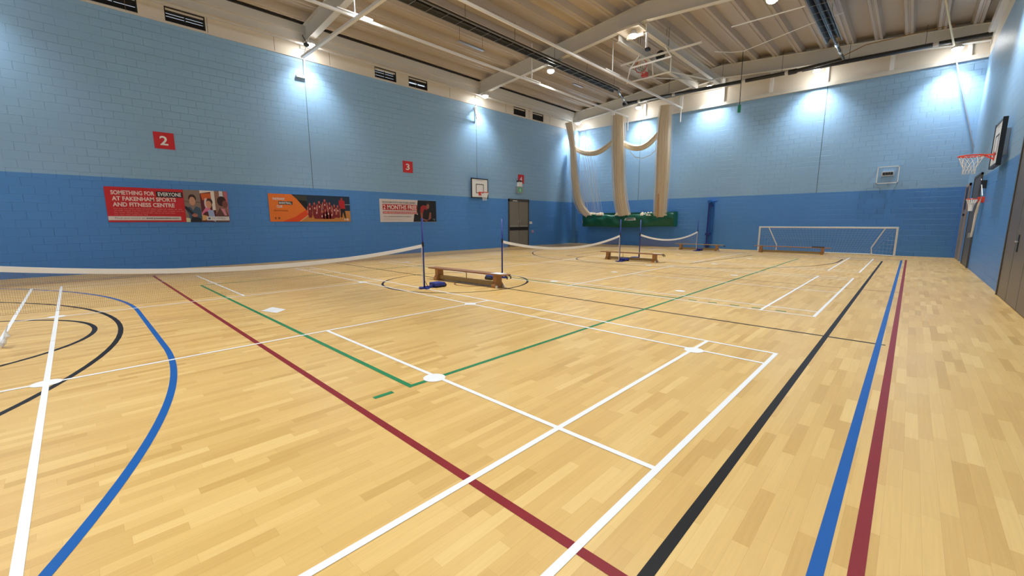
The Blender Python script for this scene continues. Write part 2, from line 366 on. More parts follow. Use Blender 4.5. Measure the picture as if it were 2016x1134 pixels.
ch = m.build('blue_court_lines', 'l_blue', floor); ch['label'] = 'blue painted lines'
z = LAY['red']; m = MB()
rect(m, XM-15.3, XM+15.3, -.94, 14.33, w5, z); line(m, 2.21, -.94, 2.21, 14.33, w5, z)
ch = m.build('red_court_lines', 'l_red', floor); ch['label'] = 'dark red painted lines'
m = MB(); line(m, 12.53, -.94, 12.53, 14.33, .03, z); arc(m, XM, 6.62, .45, 0, 2*PI, .045, z, 32)
ch = m.build('brown_court_lines', pm(112, 66, 40), floor); ch['label'] = 'thin brown painted lines'
z = LAY['green']; m = MB(); wg = .05
rect(m, 2.75, 20.75, 2.19, 11.15, wg, z); line(m, 8.77, 2.19, 8.77, 11.15, wg, z); line(m, 14.75, 2.19, 14.75, 11.15, wg, z); 
line(m, 2.39, 2.19, 2.57, 2.19, wg, z)
for y in (1.91, 1.55, 1.18, .83, .47): line(m, 8.77, y-.075, 8.77, y+.075, wg, z)
ch = m.build('green_court_lines', 'l_green', floor); ch['label'] = 'green painted lines'
z = LAY['white']; m = MB(); wl = .042
for x0 in (-7.77, 0, 8.63, 16.41):
    rect(m, x0, x0+6.1, 0, 13.4, wl, z)
    for dx in (.46, 5.64): line(m, x0+dx, 0, x0+dx, 13.4, wl, z)
    for y in (.74, 4.72, 8.72, 12.66): line(m, x0, y, x0+6.1, y, wl, z)
    line(m, x0+3.05, 0, x0+3.05, 4.72, wl, z); line(m, x0+3.05, 8.72, x0+3.05, 13.4, wl, z)
ch = m.build('white_court_lines', 'l_white', floor); ch['label'] = 'white painted lines'
m = MB(); z = .0031
def disc(x, y, r): m.poly([(x+r*math.cos(2*PI*k/28), y+r*math.sin(2*PI*k/28), z) for k in range(28)])
for x, y in ((3.02, 2.2), (9.65, 2.5), (11.76, 5.3), (14.28, 5.42), (13.32, 2.47), (16.3, 3.95), (19.57, 3.67), (20.76, 6.01), (19.86, 6.65), (8.99, 5.4), (5.6, .72), (5.64, 4.72), (.46, 4.72), (.46, 8.74), (5.63, 8.8), (9.3, 12.6), (11.5, 14.7)): disc(x, y, .105)
m.poly([at(q[0], q[1], 2, z) for q in ((514, 612), (536, 604.5), (563, 609), (545, 616))]); line(m, 2.92, 11.4, 3.22, 11.4, .06, z)
ch = m.build('white_floor_spots', 'l_white', floor); ch['label'] = 'white painted spots'

# ------------------------------------------------------------------ windows (louvres high on the left wall)
for i, (a, b) in enumerate([w for w in wins if w[0] > 1]):
    r = sroot('window_%d' % (i+1), ((a+b)/2, YL+.1, WZ0))
    m = MB(); m.box(a, b, YL+.02, YL+.2, WZ0, WZ0+.03); m.box(a, b, YL+.02, YL+.2, WZ1-.035, WZ1); m.box(a, a+.03, YL+.02, YL+.2, WZ0, WZ1); m.box(b-.03, b, YL+.02, YL+.2, WZ0, WZ1)
    m.box((a+b)/2-.015, (a+b)/2+.015, YL+.08, YL+.12, WZ0, WZ1)
    m.build('window_frame', 'louvre', r)
    m = MB(); nb = 9; h = (WZ1-WZ0-.06)/nb
    gaps = {0: (3,), 1: (3, 5), 2: (2, 5, 7), 3: (3, 4), 4: (), 5: ()}.get(i, ())
    for k in range(nb):
        z0 = WZ0+.03+k*h; g = .018 if k in gaps else .0
        if k in gaps: continue
        m.prism([(a+.03, YL+.06, z0+h), (a+.03, YL+.07, z0+h+.004), (a+.03, YL+.13, z0-.004), (a+.03, YL+.12, z0-.008)], (b-a-.06, 0, 0))
    m.build('louvre_blades', 'louvre', r)
    MB().box(a+.03, b-.03, YL+.05, YL+.055, WZ0+.03+7.4*h, WZ1-.03).build('blind', 'cream', r)

# ------------------------------------------------------------------ rafters
for i, x in enumerate(FRAMES):
    lab = ['off-white steel rafter nearest the viewer, above the joint beside the sign 2', 'off-white steel rafter across the middle of the roof, above the left backboard', 'off-white steel rafter in front of the far wall'][i]
    r = thing('roof_beam', lab, 'beam', (x, YC, zb(YC)), 'steel rafters under the roof')
    for side, ye in ((1, YL), (-1, YR)):
        wm = MB(); fm = MB()
        def sec(y): return zb(y), zt(y)
        a0, a1 = sec(YC); e0, e1 = sec(ye)
        wm.prism([(x-.012, YC, a0+.02), (x-.012, ye, e0+.02), (x-.012, ye, e1-.02), (x-.012, YC, a1-.02)], (.024, 0, 0))
        wm.build('web', 'steel', r)
        fm.prism([(x-.11, YC, a0), (x-.11, ye, e0), (x-.11, ye, e0+.02), (x-.11, YC, a0+.02)], (.22, 0, 0)).build('bottom_flange', 'steel', r)
        MB().prism([(x-.11, YC, a1-.02), (x-.11, ye, e1-.02), (x-.11, ye, e1), (x-.11, YC, a1)], (.22, 0, 0)).build('top_flange', 'steel', r)
    m = MB()
    for y in (YL-.02, YR+.02): m.box(x-.16, x+.16, y-.02, y+.02, zb(y)-.12, zt(y)+.0)
    m.build('end_plate', 'steel', r)
# two beams lengthways near the ridge
for y, lab in ((8.15, 'left one of two short steel beams running lengthways under the ridge'), (7.0, 'right one of two short steel beams running lengthways under the ridge')):
    r = thing('ridge_beam', lab, 'beam', (20.6, y, 8.47), 'lengthways beams carrying the hoist')
    a, b = 16.42, 24.86
    MB().box(a, b, y-.008, y+.008, 8.46, 8.76).build('web', 'steel', r)
    MB().box(a, b, y-.09, y+.09, 8.44, 8.46).build('bottom_flange', 'steel', r)
    MB().box(a, b, y-.09, y+.09, 8.76, 8.78).build('top_flange', 'steel', r)
# filler pieces where the ribs sit on the rafters are part of the ceiling look
# ------------------------------------------------------------------ lamps
def lamp_tree():
    r = thing('high_bay_lamp', '', 'lamp', (0, 0, 0), 'high bay lamps')
    MB().lathe((0, 0, 0), [(.05, .16), (.09, .15), (.12, .07), (.165, .05), (.17, .0), (.155, -.01)], 24).build('housing', 'offwhite', r, smooth=False)
    MB().lathe((0, 0, 0), [(.15, -.005), (.145, -.05), (.10, -.09), (.03, -.105)], 24).build('lens', 'lens', r, smooth=True)
    MB().tube([(0, 0, .16), (0, 0, .32)], .012, 6).build('hanger', 'galv', r)
    ld = D.lights.new('lamp_light', 'SPOT'); ld.energy = LAMP_W; ld.color = LAMP_COL; ld.spot_size = math.radians(104); ld.spot_blend = 1.0; ld.shadow_soft_size = .12
    l = D.objects.new('lamp_light', ld); COL.objects.link(l); l.parent = r; l.location = (0, 0, -.14)
    return r
L0 = lamp_tree(); first = True
inner = D.lights['lamp_light']
edge = D.lights.new('edge_lamp_light', 'SPOT'); edge.energy = EDGE_W; edge.color = LAMP_COL; edge.spot_size = math.radians(114); edge.spot_blend = .9; edge.shadow_soft_size = .12
right = edge.copy(); right.energy = 1300; left = edge.copy(); left.energy = 500
LY = (15.72, 11.42, 7.45, 2.85, -1.5)
LAB = {(7.6, 0): 'lit lamp in the top left, high on the wall beside the nearest rafter', (16.3, 0): 'lit lamp high on the left wall above the left backboard', (24.7, 0): 'lit lamp in the far left corner above the bunched netting',
       (16.3, 1): 'round lit lamp below the middle rafter, beside the long dark heater', (16.3, 2): 'brightest lit lamp, under the ridge plate on the middle rafter', (24.7, 1): 'lit lamp at the left end of the dark tube on the far wall',
       (24.7, 2): 'lit lamp at the far end of the ridge beams', (24.7, 3): 'lit lamp on the far rafter left of where the right heater ends', (24.7, 4): 'lit lamp in the far right corner beside the wall'}
for x in (-9.7, -1.05, 7.6, 16.3, 24.7):
    for j, y in enumerate(LY):
        zz = zb(y)-.30 if j not in (0, 4) else 7.92
        loc = (x if x < 24 else 24.62, y, zz)
        o = L0 if first else copy_tree(L0, loc)
        o.location = loc; first = False
        for c_ in [k for k in D.objects if k.parent == o and k.type == 'LIGHT']: c_.data = edge if x > 24 else {0: left, 4: right}.get(j, inner)
        o['label'] = LAB.get((x, j), 'high bay lamp of the rows behind the viewer or above the frame')
        if (x, j) not in LAB: o['group'] = 'high bay lamps outside the picture'
r = thing('ridge_plate', 'cream mounting plate under the middle rafter, above the brightest lamp', 'plate', (16.3, 7.55, zb(7.55)))
MB().box(16.0, 16.75, 7.1, 8.0, 8.62, 8.70).build('plate', 'cream', r); 
MB().box(16.6, 16.7, 7.2, 7.9, 8.50, 8.62).build('bracket', 'cream', r)

# ------------------------------------------------------------------ radiant heaters
def hood(name, label, y, z, x0, x1, hangers):
    r = thing(name, label, 'heater', ((x0+x1)/2, y, z), 'radiant tube heaters'); w = .23
    m = MB(); m.prism([(x0, y-w, z), (x0, y-w*.55, z+.16), (x0, y+w*.55, z+.16), (x0, y+w, z), (x0, y+w-.012, z), (x0, y+w*.53, z+.145), (x0, y-w*.53, z+.145), (x0, y-w+.012, z)], (x1-x0, 0, 0))
    m.build('reflector', 'heater', r)
    MB().box(x0, x1, y-w-.02, y-w, z-.01, z+.03).build('side_flange', 'heat_side', r)
    MB().box(x0, x1, y+w, y+w+.02, z-.01, z+.03).build('side_flange', 'heat_side', r)
    MB().tube([(x0, y, z+.06), (x1+.05, y, z+.06)], .05, 10).build('tube', 'heater', r)
    k = x0+.3
    while k < x1: MB().tube([(k, y-w, z-.004), (k, y+w, z-.004)], .006, 5).build('guard_wire', 'galv', r); k += .62
    for x in hangers:
        MB().tube([(x, y, z+.16), (x, y, zt(y)+.1)], .007, 5).build('hanger', 'dark', r)
hood('tube_heater', 'long dark tube heater hung under the left half of the roof', 10.98, 8.22, 3.0, 21.3, [5, 8, 11, 13.5, 16, 18.5, 21])
hood('tube_heater', 'dark tube heater with wire guard hung under the right half of the roof', 1.86, 8.08, 6.0, 21.2, [8, 11, 14, 17, 20])
r = thing('heater_cross_pipe', 'dark pipe linking both tube heaters across the far wall', 'pipe', (24.35, 4.6, 8.14))
P0, P1 = at(1232, 204, 0, 24.3), at(1955, 66, 0, 24.3)
MB().tube([P0, P1], .085, 10).build('pipe', 'heater', r, smooth=True)
for f in (.06, .2, .44, .565, .6, .9): 
    c = P0.lerp(P1, f); MB().tube([c+Vector((0, -.08, 0)), c+Vector((0, .08, 0))], .088, 10).build('coupling', 'steel', r)
for f in (.18, .37, .55, .72, .88):
    c = P0.lerp(P1, f); MB().tube([c, (c.x, c.y, zt(c.y)+.1)], .007, 5).build('hanger', 'dark', r)
for (pa, pb, pc, lab) in (((21.3, 10.98, 8.28), (24.2, 11.95, 8.32), P0, 'left'), ((21.2, 1.86, 8.14), (23.9, 1.86, 8.20), P0.lerp(P1, .58), 'right')):
    a, b = Vector(pa), Vector(pb); c = Vector(pc)
    MB().tube([a, b, c], [.05, .055, .08], 10).build('elbow', 'heater', r)
    for f in (.15, .55): MB().tube([a.lerp(b, f), a.lerp(b, f+.12)], .065, 10).build('elbow_coupling', 'chrome', r)
    MB().tube([c+Vector((0, -.16, 0)), c+Vector((0, .16, 0))], .11, 10).build('elbow_box', 'black', r)

# ------------------------------------------------------------------ net tracks
def track(label, y, z, x0, x1, drop, hang, m_='white', s=.035):
    r = thing('net_track', label, 'rail', ((x0+x1)/2, y, z), 'white curtain tracks under the roof')
    MB().box(x0, x1, y-s, y+s, z-s, z+s).build('rail', m_, r)
    if drop: MB().box(x1-2*s*.7, x1, y-s*.6, y+s*.6, z-drop, z-s).build('end_post', m_, r)
    for x in hang:
        MB().tube([(x, y, z+s), (x, y, zt(y) if not any(abs(x-f) < .2 for f in FRAMES) else zb(y))], .022, 8).build('hanger', m_, r)
        MB().box(x-.55, x+.55, y-.045, y+.045, z-.02+.07, z+.09).build('splice_bar', m_, r)
    return r
track('white netting track running towards the far wall beneath the left roof slope', 11.66, 7.5, -6, 23.86, .75, (7.3, 15.3))
track('white netting track running towards the far wall beneath the ridge', 8.66, 7.5, 3, 24.05, .72, (16.9, ))
track('grey netting track close along the top of the left wall', 15.9, 7.93, -6, 24.3, 0, (), 'steel', .03)
r = thing('cross_track', 'white rail from the top of the left wall across under the nearest rafter', 'rail', (7.3, 12.4, 7.42))
MB().box(7.25, 7.35, 4.0, 15.8, 7.39, 7.47).build('rail', 'white', r)
MB().tube([(7.3, 15.6, 7.47), (7.5, 15.6, zb(15.6))], .02, 8).build('hanger', 'white', r)
MB().tube([(7.3, 11.66, 7.56), (7.3, 11.66, zb(11.66))], .022, 8).build('hanger', 'white', r)
exec_later = []

# ------------------------------------------------------------------ folded basketball goal under the ridge
B = [Vector(p) for p in ((19.55, 9.45, 7.92), (19.5, 7.35, 7.92), (18.15, 6.75, 8.02), (18.2, 8.55, 8.02))]
r = thing('folding_basketball_goal', 'white framed basketball goal folded up under the ridge beams', 'basketball goal', (19, 8, 8))
bd = MB().poly(B).build('backboard', 'acrylic', r)
MB().tube(B, .038, 8, closed=True).build('frame', 'white', r)
rc = B[0].lerp(B[1], .42)+Vector((-.35, 0, .42)); m = MB()
m.tube([rc+Vector((0,   .27*math.cos(t), .27*math.sin(t))) for t in [2*PI*k/28 for k in range(28)]], .016, 8, closed=True)
m.build('ring', 'rim', r, smooth=True)
m = MB(); br = B[0].lerp(B[1], .45); m.box(br.x-.2, br.x+.02, br.y-.12, br.y+.12, br.z+.02, br.z+.2); m.build('ring_bracket', 'rim', r)
m = MB()
for k in range(11):
    t = 2*PI*k/11
    for dlt in (1, -1):
        pts = []
        for q in range(6):
            f = q/5; rad = .27*(1-.4*f); tt = t+dlt*f*.9
            pts.append(rc+Vector((.05-.42*f if False else .32*f, rad*math.cos(tt), rad*math.sin(tt)-.16*f)))
        m.tube(pts, .013, 4)
m.build('net', 'cord', r)
m = MB(); m.tube([B[1]+Vector((0, 0, .0)), at(1400, 158, 2, 8.2), (23.4, 6.4, 8.4)], .035, 8); m.tube([B[3], (18.2, 8.15, 8.44)], .03, 8); m.tube([B[2], (18.1, 7.0, 8.44)], .03, 8)
m.tube([B[0].lerp(B[1], .5), (21.5, 7.9, 8.2), (23.2, 7.6, 8.44)], .03, 8)
m.tube([B[0].lerp(B[1], .62), B[2].lerp(B[3], .45)], .03, 8)
m.build('folding_arms', 'steel', r)
m = MB(); m.tube([(18.35, 9.1, 8.3), (18.2, 5.6, 8.25)], .045, 10); m.build('cross_bar', 'steel', r)
for y in (8.3, 8.2, 7.05, 6.95): MB().tube([(18.3, y, 8.3), (18.3, y, 9.2)], .008, 5).build('hanging_rod', 'dark', r)
c = at(1300, 109, 2, 8.35); r = thing('round_speaker', 'black round loudspeaker above the folded basketball goal', 'speaker', c)
MB().lathe(c, [(.10, -.05), (.19, -.03), (.2, .03), (.16, .05)], 24, 'x').build('speaker_body', 'black', r)
c2 = at(1274, 64, 2, 8.40); r = thing('camera_pole', 'short white pole with black tip hanging beside the brightest lamp', 'pole', c2)
MB().tube([c2, c2-Vector((0, 0, .55))], .04, 10).build('pole', 'white', r); MB().box(c2.x-.06, c2.x+.1, c2.y-.12, c2.y+.03, c2.z-.63, c2.z-.54).build('camera_head', 'black', r)
c = at(1463, 101, 2, 8.5); e = at(1456, 208, 0, c.x)
r = thing('pull_switch', 'green pull switch hanging on a dark cord in front of the far wall', 'switch', c)
MB().tube([c, e], .014, 6).build('cord', 'black', r); MB().box(e.x-.04, e.x+.04, e.y-.055, e.y+.055, e.z-.28, e.z+.02).build('switch_box', pm(0, 130, 100), r)
m = MB(); m.tube([at(1407, 102, 2, 8.5), at(1440, 103, 2, 8.5), c, at(1598, 46, 2, 8.5), at(1660, 25, 2, 8.5)], .016, 6)
o = m.build('tension_cable', 'white'); tag(o, 'white cable under the roof from which the green pull switch hangs', 'cable')
o = MB().tube([at(1440, 53, 2, 8.55), at(1585, 12, 2, 8.55)], .022, 6).build('tension_cable', 'white'); tag(o, 'shorter white straight cable just above the one with the switch', 'cable')
o = MB().tube([at(1861, -6, 2, 8.75), at(1878, 90, 0, 24.4)], .03, 6).build('pull_cord', 'rope'); tag(o, 'pale yellow cord reaching up from the far right corner lamp', 'rope')  # one slack pull cord in two lengths, not for climbing
o = MB().tube([at(1880, 105, 0, 25.0), at(1899, 205, 0, 25.1), at(1918, 297, 0, 25.1)], .022, 6).build('pull_cord', 'grey_rope'); tag(o, 'grey cord running down the far wall behind the right basketball ring', 'rope')  # lower, greyer length of the same pull cord
# small ceiling fittings
c = at(928, 90, 2, 8.4); r = thing('suspended_bar', 'thin silver batten hung under the left roof slope', 'ceiling fitting', c)  # unlit bar in place of bright reflection streaks, taken for a small louvre
MB().box(c.x-.65, c.x+.65, c.y-.06, c.y+.06, c.z-.03, c.z+.03).build('bar', 'galv', r)
for dx in (-.6, .6): MB().tube([(c.x+dx, c.y, c.z), (c.x+dx, c.y, zt(c.y)+.2)], .006, 5).build('hanging_rod', 'dark', r)
c = at(1138, 168, 2, 8.4); r = thing('suspended_bar', 'short silver batten beside the far end of the left heater', 'ceiling fitting', c)  # unlit bar added amid whitish lamp glare on the roof
MB().box(c.x-.4, c.x+.4, c.y-.06, c.y+.06, c.z-.03, c.z+.03).build('bar', 'galv', r)
MB().tube([(c.x, c.y, c.z), (c.x, c.y, zt(c.y)+.2)], .006, 5).build('hanging_rod', 'dark', r)
c = at(1043, 216, 1, YL-.05); o = MB().lathe(c, [(.07, -.04), (.075, .04)], 16, 'y').build('alarm_sounder', 'red'); tag(o, 'small red alarm sounder between the two far louvred windows', 'alarm')
o = MB().tube([(7.8, 10.1, 8.35), (16.1, 10.1, 8.35), (24, 10.1, 8.35)], .02, 6).build('gas_pipe', pm(150, 105, 50)); tag(o, 'thin ochre pipe running under the roof beside the left heater', 'pipe')
o = MB().tube([at(1600, 140, 0, 24.5), at(1705, 88, 0, 24.5), at(1880, 48, 0, 24.5)], .018, 6).build('gas_pipe', pm(150, 115, 60)); tag(o, 'thin ochre pipe slanting across the far rafter', 'pipe')

# ------------------------------------------------------------------ signs
NY = YL
def sign(x, zc, digit, lab, s=.5):
    r = thing('court_number_sign', lab, 'sign', (x, NY-.01, zc), 'red court number signs')
    MB().box(x-s/2, x+s/2, NY-.015, NY-.003, zc-s/2, zc+s/2).build('plate', 'red', r)
    text_mesh('number', digit, (x-.11, NY-.015, zc-.14), (1, 0, 0), (0, 0, 1), .2, .28, 'white', r, .02)
sign(3.10, 4.02, '2', 'red square sign with a white 2 on the left wall'); sign(11.9, 4.02, '3', 'red square sign with a white 3 on the left wall', .52); sign(19.72, 4.02, '4', 'red square sign with a white 4 above the left wall doors', .52)

def P(x, z, d=.0): return (x, NY-.02-d, z)
def prect(name, x0, x1, z0, z1, ink, r, d=.002):
    return MB().quad(P(x0, z0, d), P(x1, z0, d), P(x1, z1, d), P(x0, z1, d)).build(name, ink, r)
def ell(mb, x, z, a, b, d, n=18): mb.poly([P(x+a*math.cos(2*PI*k/n), z+b*math.sin(2*PI*k/n), d) for k in range(n)])
def ppoly(mb, pts, d): mb.poly([P(x, z, d) for x, z in pts])
def marks(name, origin, right, up, width, height, m, parent, seed=1, lift=.004, dense=1.0):
    """print too small to read: word-length runs of little upright strokes"""
    rnd = random.Random(seed); R = Vector(right); U = Vector(up); n = R.cross(U).normalized()*lift; O = Vector(origin)+n; mb = MB(); x = 0; st = height*.62
    while x < width-st:
        for _ in range(rnd.randint(3, 8)):
            if x > width-st: break
            h = height*rnd.choice((.7, .72, 1.0)); w = st*rnd.uniform(.5, .8)*dense
            a = O+R*x; mb.quad(a, a+R*w, a+R*w+U*h, a+U*h); x += st
        x += st
    return mb.build(name, m, parent)
def pic(name, r, items):
    """items: (ink, [shapes]) - the print's picture, one mesh with several inks"""
    me = D.meshes.new(name); V = []; F = []; MI = []; off = Vector(r['_o'])
    for mi, (ink, mb) in enumerate(items):
        me.materials.append(ink); b0 = len(V); V += [v-off for v in mb.v]; F += [tuple(i+b0 for i in f) for f in mb.f]; MI += [mi]*len(mb.f)
    me.from_pydata(V, [], F); me.polygons.foreach_set('material_index', MI)
    o = D.objects.new(name, me); COL.objects.link(o); o.parent = r; return o
UP = (0, 0, 1); RT = (1, 0, 0)
def tx(name, s, x, z, w, h, m, r, bold=.02, d=.004): return text_mesh(name, s, P(x, z, d), RT, UP, w, h, m, r, bold, .002)
# banner 1
x0, x1, z0, z1 = 1.56, 4.62, 1.50, 2.54
r = thing('banner', 'red banner reading something for everyone, below the sign 2', 'banner', (3.1, NY, 1.5), 'wall banners')
MB().box(x0, x1, NY-.02, NY-.004, z0, z1).build('banner_sheet', 'red', r)
lw = pm(238, 205, 200)
tx('lettering', 'SOMETHING FOR', x0+.13, 2.31, 1.00, .13, lw, r, .035)
b1 = prect('black_strip', x0+1.17, x0+1.83, 2.275, 2.45, pm(25, 12, 12), r, .003); tx('lettering', 'EVERYONE', x0+1.21, 2.305, .58, .12, 'white', r, d=.006)
tx('lettering', 'AT FAKENHAM SPORTS', x0+.14, 2.135, 1.50, .13, lw, r, .035); tx('lettering', 'AND FITNESS CENTRE', x0+.14, 1.96, 1.45, .13, lw, r, .035)
for k, (zz, ww) in enumerate(((1.885, 1.65), (1.825, 1.68), (1.765, 1.45), (1.705, .78))):
    marks('small_print', P(x0+.15, zz, .002), RT, UP, ww, .036, pm(222, 112, 108), r, k+1, .002)
prect('white_strip', x0+.005, x0+1.72, 1.555, 1.675, pm(225, 215, 212), r, .003)
tx('lettering', 'Find out more at', x0+.15, 1.592, .68, .055, pm(150, 140, 130), r, .0, .006); tx('lettering', 'everyoneactive.com', x0+.86, 1.58, .80, .068, pm(90, 80, 75), r, .02, .006)
px = x0+1.85
bg = MB(); bg.quad(P(px, z0, .003), P(px+.5, z0, .003), P(px+.5, z1, .003), P(px, z1, .003))
it = [(pm(140, 120, 110), bg)]
def S_(ink, fn, d): mb = MB(); fn(mb, d); it.append((ink, mb))
S_(pm(120, 95, 85), lambda m, d: ppoly(m, [(px+.0, 2.15), (px+.5, 2.12), (px+.5, 2.16), (px, 2.19)], d), .0035)
S_(pm(60, 85, 110), lambda m, d: ppoly(m, [(px, 1.95), (px+.16, 2.0), (px+.24, 1.88), (px+.34, 2.02), (px+.48, 1.95), (px+.5, 1.6), (px+.4, 1.5), (px+.1, 1.5), (px+.1, 1.75)], d), .004)
S_(pm(60, 32, 24), lambda m, d: ell(m, px+.25, 2.27, .12, .13, d), .0045)
S_(pm(205, 150, 125), lambda m, d: ell(m, px+.245, 2.18, .095, .14, d), .005)
S_(pm(25, 25, 40), lambda m, d: (ppoly(m, [(px, 2.02), (px+.06, 2.0), (px+.32, 1.72), (px+.26, 1.68), (px, 1.93)], d), ppoly(m, [(px+.12, 1.5), (px+.2, 1.7), (px+.45, 1.62), (px+.5, 1.5)], d)), .0052)
S_(pm(175, 110, 90), lambda m, d: ell(m, px+.28, 1.72, .09, .06, d), .0055)
S_(pm(205, 205, 165), lambda m, d: ppoly(m, [(px, 1.5), (px+.12, 1.5), (px+.13, 1.62), (px, 1.64)], d), .0055)
q = px+.5
S_(pm(90, 28, 36), lambda m, d: m.quad(P(q, z0, d), P(q+.46, z0, d), P(q+.46, z1, d), P(q, z1, d)), .003)
S_(pm(235, 225, 215), lambda m, d: ppoly(m, [(q, 2.54), (q+.46, 2.54), (q+.46, 1.9), (q+.36, 1.9), (q+.34, 2.5), (q, 2.44)], d), .0035)
S_(pm(215, 95, 35), lambda m, d: ppoly(m, [(q+.02, 2.43), (q+.34, 2.46), (q+.34, 2.26), (q+.06, 2.22)], d), .0038)
S_(pm(225, 200, 205), lambda m, d: ell(m, q+.17, 2.12, .06, .18, d), .004)
S_(pm(60, 45, 40), lambda m, d: ell(m, q+.28, 2.17, .10, .12, d), .0042)
S_(pm(215, 150, 120), lambda m, d: ell(m, q+.25, 2.08, .085, .13, d), .0045)
S_(pm(225, 120, 160), lambda m, d: ppoly(m, [(q, 1.8), (q+.14, 1.98), (q+.28, 1.95), (q+.3, 1.86), (q+.12, 1.84), (q+.0, 1.72)], d), .0047)
S_(pm(160, 180, 220), lambda m, d: ppoly(m, [(q+.2, 1.9), (q+.38, 1.9), (q+.43, 1.5), (q+.22, 1.6)], d), .0048)
S_(pm(225, 170, 110), lambda m, d: ppoly(m, [(q, 1.75), (q+.18, 1.7), (q+.1, 1.55), (q, 1.56)], d), .005)
t_ = q+.46; x1s = x1; x1 = t_+.43
S_(pm(150, 110, 95), lambda m, d: m.quad(P(t_, z0, d), P(x1, z0, d), P(x1, z1, d), P(t_, z1, d)), .003)
S_(pm(215, 215, 225), lambda m, d: m.quad(P(t_+.15, 2.2, d), P(t_+.29, 2.2, d), P(t_+.27, 2.54, d), P(t_+.16, 2.54, d)), .0035)
S_(pm(190, 105, 120), lambda m, d: ppoly(m, [(t_+.3, 2.54), (x1, 2.54), (x1, 1.7), (t_+.4, 1.8)], d), .0036)
S_(pm(50, 20, 22), lambda m, d: ell(m, t_+.22, 2.2, .15, .17, d), .004)
S_(pm(125, 70, 60), lambda m, d: ell(m, t_+.32, 2.1, .09, .13, d), .0045)
S_(pm(95, 60, 55), lambda m, d: ppoly(m, [(t_, 1.75), (t_+.14, 1.98), (t_+.32, 1.92), (x1-.02, 1.72), (x1-.02, 1.5), (t_, 1.5)], d), .0046)
S_(pm(215, 140, 160), lambda m, d: ppoly(m, [(t_+.16, 1.96), (t_+.3, 1.94), (t_+.36, 1.72), (t_+.28, 1.72)], d), .005)
x1 = x1s
for _, mb_ in it:
    for v_ in mb_.v: v_.x = min(px+(v_.x-px)*.872, x1-.004)
pic('photo_panel', r, it)
prect('white_logo_strip', x1-.66, x1-.01, 1.55, 1.685, pm(225, 220, 222), r, .007)
marks('small_print', P(x1-.50, 1.62, .009), RT, UP, .2, .028, pm(165, 165, 160), r, 11, .001); marks('small_print', P(x1-.32, 1.62, .009), RT, UP, .2, .03, pm(130, 128, 120), r, 12, .001); marks('small_print', P(x1-.22, 1.585, .009), RT, UP, .1, .02, pm(130, 128, 120), r, 13, .001)
prect('logo', x1-.61, x1-.55, 1.59, 1.65, pm(60, 90, 130), r, .009)

# banner 2
x0, x1, z0, z1 = 5.90, 8.98, 1.51, 2.54
r = thing('banner', 'orange banner with a basketball team photo and Fakenham Basketball Club lettering', 'banner', (7.4, NY, 1.5), 'wall banners')
MB().box(x0, x1, NY-.02, NY-.004, z0, z1).build('banner_sheet', 'orange', r)
it = []
S_(pm(22, 45, 70), lambda m, d: ppoly(m, [(x0+.80, 2.54), (x1, 2.54), (x1, 1.95), (x0+1.45, 1.95)], d), .003)
S_(pm(198, 130, 62), lambda m, d: ppoly(m, [(x0+1.45, 1.95), (x1, 1.95), (x1, 1.51), (x0+1.05, 1.51), (x0+1.42, 1.80)], d), .003)
S_(pm(60, 60, 50), lambda m, d: ppoly(m, [(x0+.88, 2.5), (x0+1.35, 2.5), (x0+1.35, 2.3), (x0+1.05, 2.32)], d), .0035)
S_(pm(10, 14, 22), lambda m, d: ppoly(m, [(x0+1.0, 2.35), (x0+1.35, 2.3), (x0+1.38, 1.95), (x0+1.32, 1.95)], d), .0037)
S_(pm(225, 70, 15), lambda m, d: ppoly(m, [(x0+.4, 1.51), (x0+1.05, 1.51), (x0+1.42, 1.80), (x0+1.32, 1.98), (x0+.9, 1.7)], d), .0035)
S_(pm(225, 190, 140), lambda m, d: ppoly(m, [(x0+1.02, 1.51), (x0+1.06, 1.51), (x0+1.45, 1.80), (x0+1.42, 1.81)], d), .004)
S_(pm(210, 215, 220), lambda m, d: m.quad(P(x1-.25, 2.2, d), P(x1, 2.2, d), P(x1, 2.215, d), P(x1-.25, 2.215, d)), .004)
back = [(1.45, 2.23), (1.63, 2.26), (1.82, 2.32), (2.04, 2.4), (2.23, 2.28), (2.42, 2.2), (2.56, 2.18)]
front = [(1.70, 2.08), (1.90, 1.95), (2.04, 2.0), (2.16, 2.05), (2.3, 2.0)]
def bodies(m, d):
    for fx, fz in back: ppoly(m, [(x0+fx-.07, fz-.1), (x0+fx+.07, fz-.1), (x0+fx+.085, fz-.45), (x0+fx+.05, 1.66), (x0+fx-.05, 1.66), (x0+fx-.085, fz-.45)], d)
    for fx, fz in front: ppoly(m, [(x0+fx-.08, fz-.08), (x0+fx+.08, fz-.08), (x0+fx+.1, 1.62), (x0+fx-.1, 1.62)], d+.001)
S_(pm(125, 22, 30), bodies, .005)
S_(pm(190, 90, 80), lambda m, d: [ell(m, x0+fx, fz-.05, .035, .055, d, 12) for fx, fz in back+front], .0065)
S_(pm(200, 130, 110), lambda m, d: [ppoly(m, [(x0+fx+sx*.075, fz-.12), (x0+fx+sx*.1, fz-.14), (x0+fx+sx*.1, fz-.4), (x0+fx+sx*.07, fz-.4)], d) for fx, fz in back for sx in (-1, 1)], .0066)
S_(pm(230, 190, 185), lambda m, d: [m.quad(P(x0+fx-.02, fz-.26, d), P(x0+fx+.02, fz-.26, d), P(x0+fx+.02, fz-.19, d), P(x0+fx-.02, fz-.19, d)) for fx, fz in back+front], .007)
S_(pm(185, 25, 35), lambda m, d: ppoly(m, [(x0+2.62, 2.37), (x0+2.86, 2.37), (x0+2.88, 2.03), (x0+2.68, 2.03), (x0+2.62, 2.2)], d), .005)
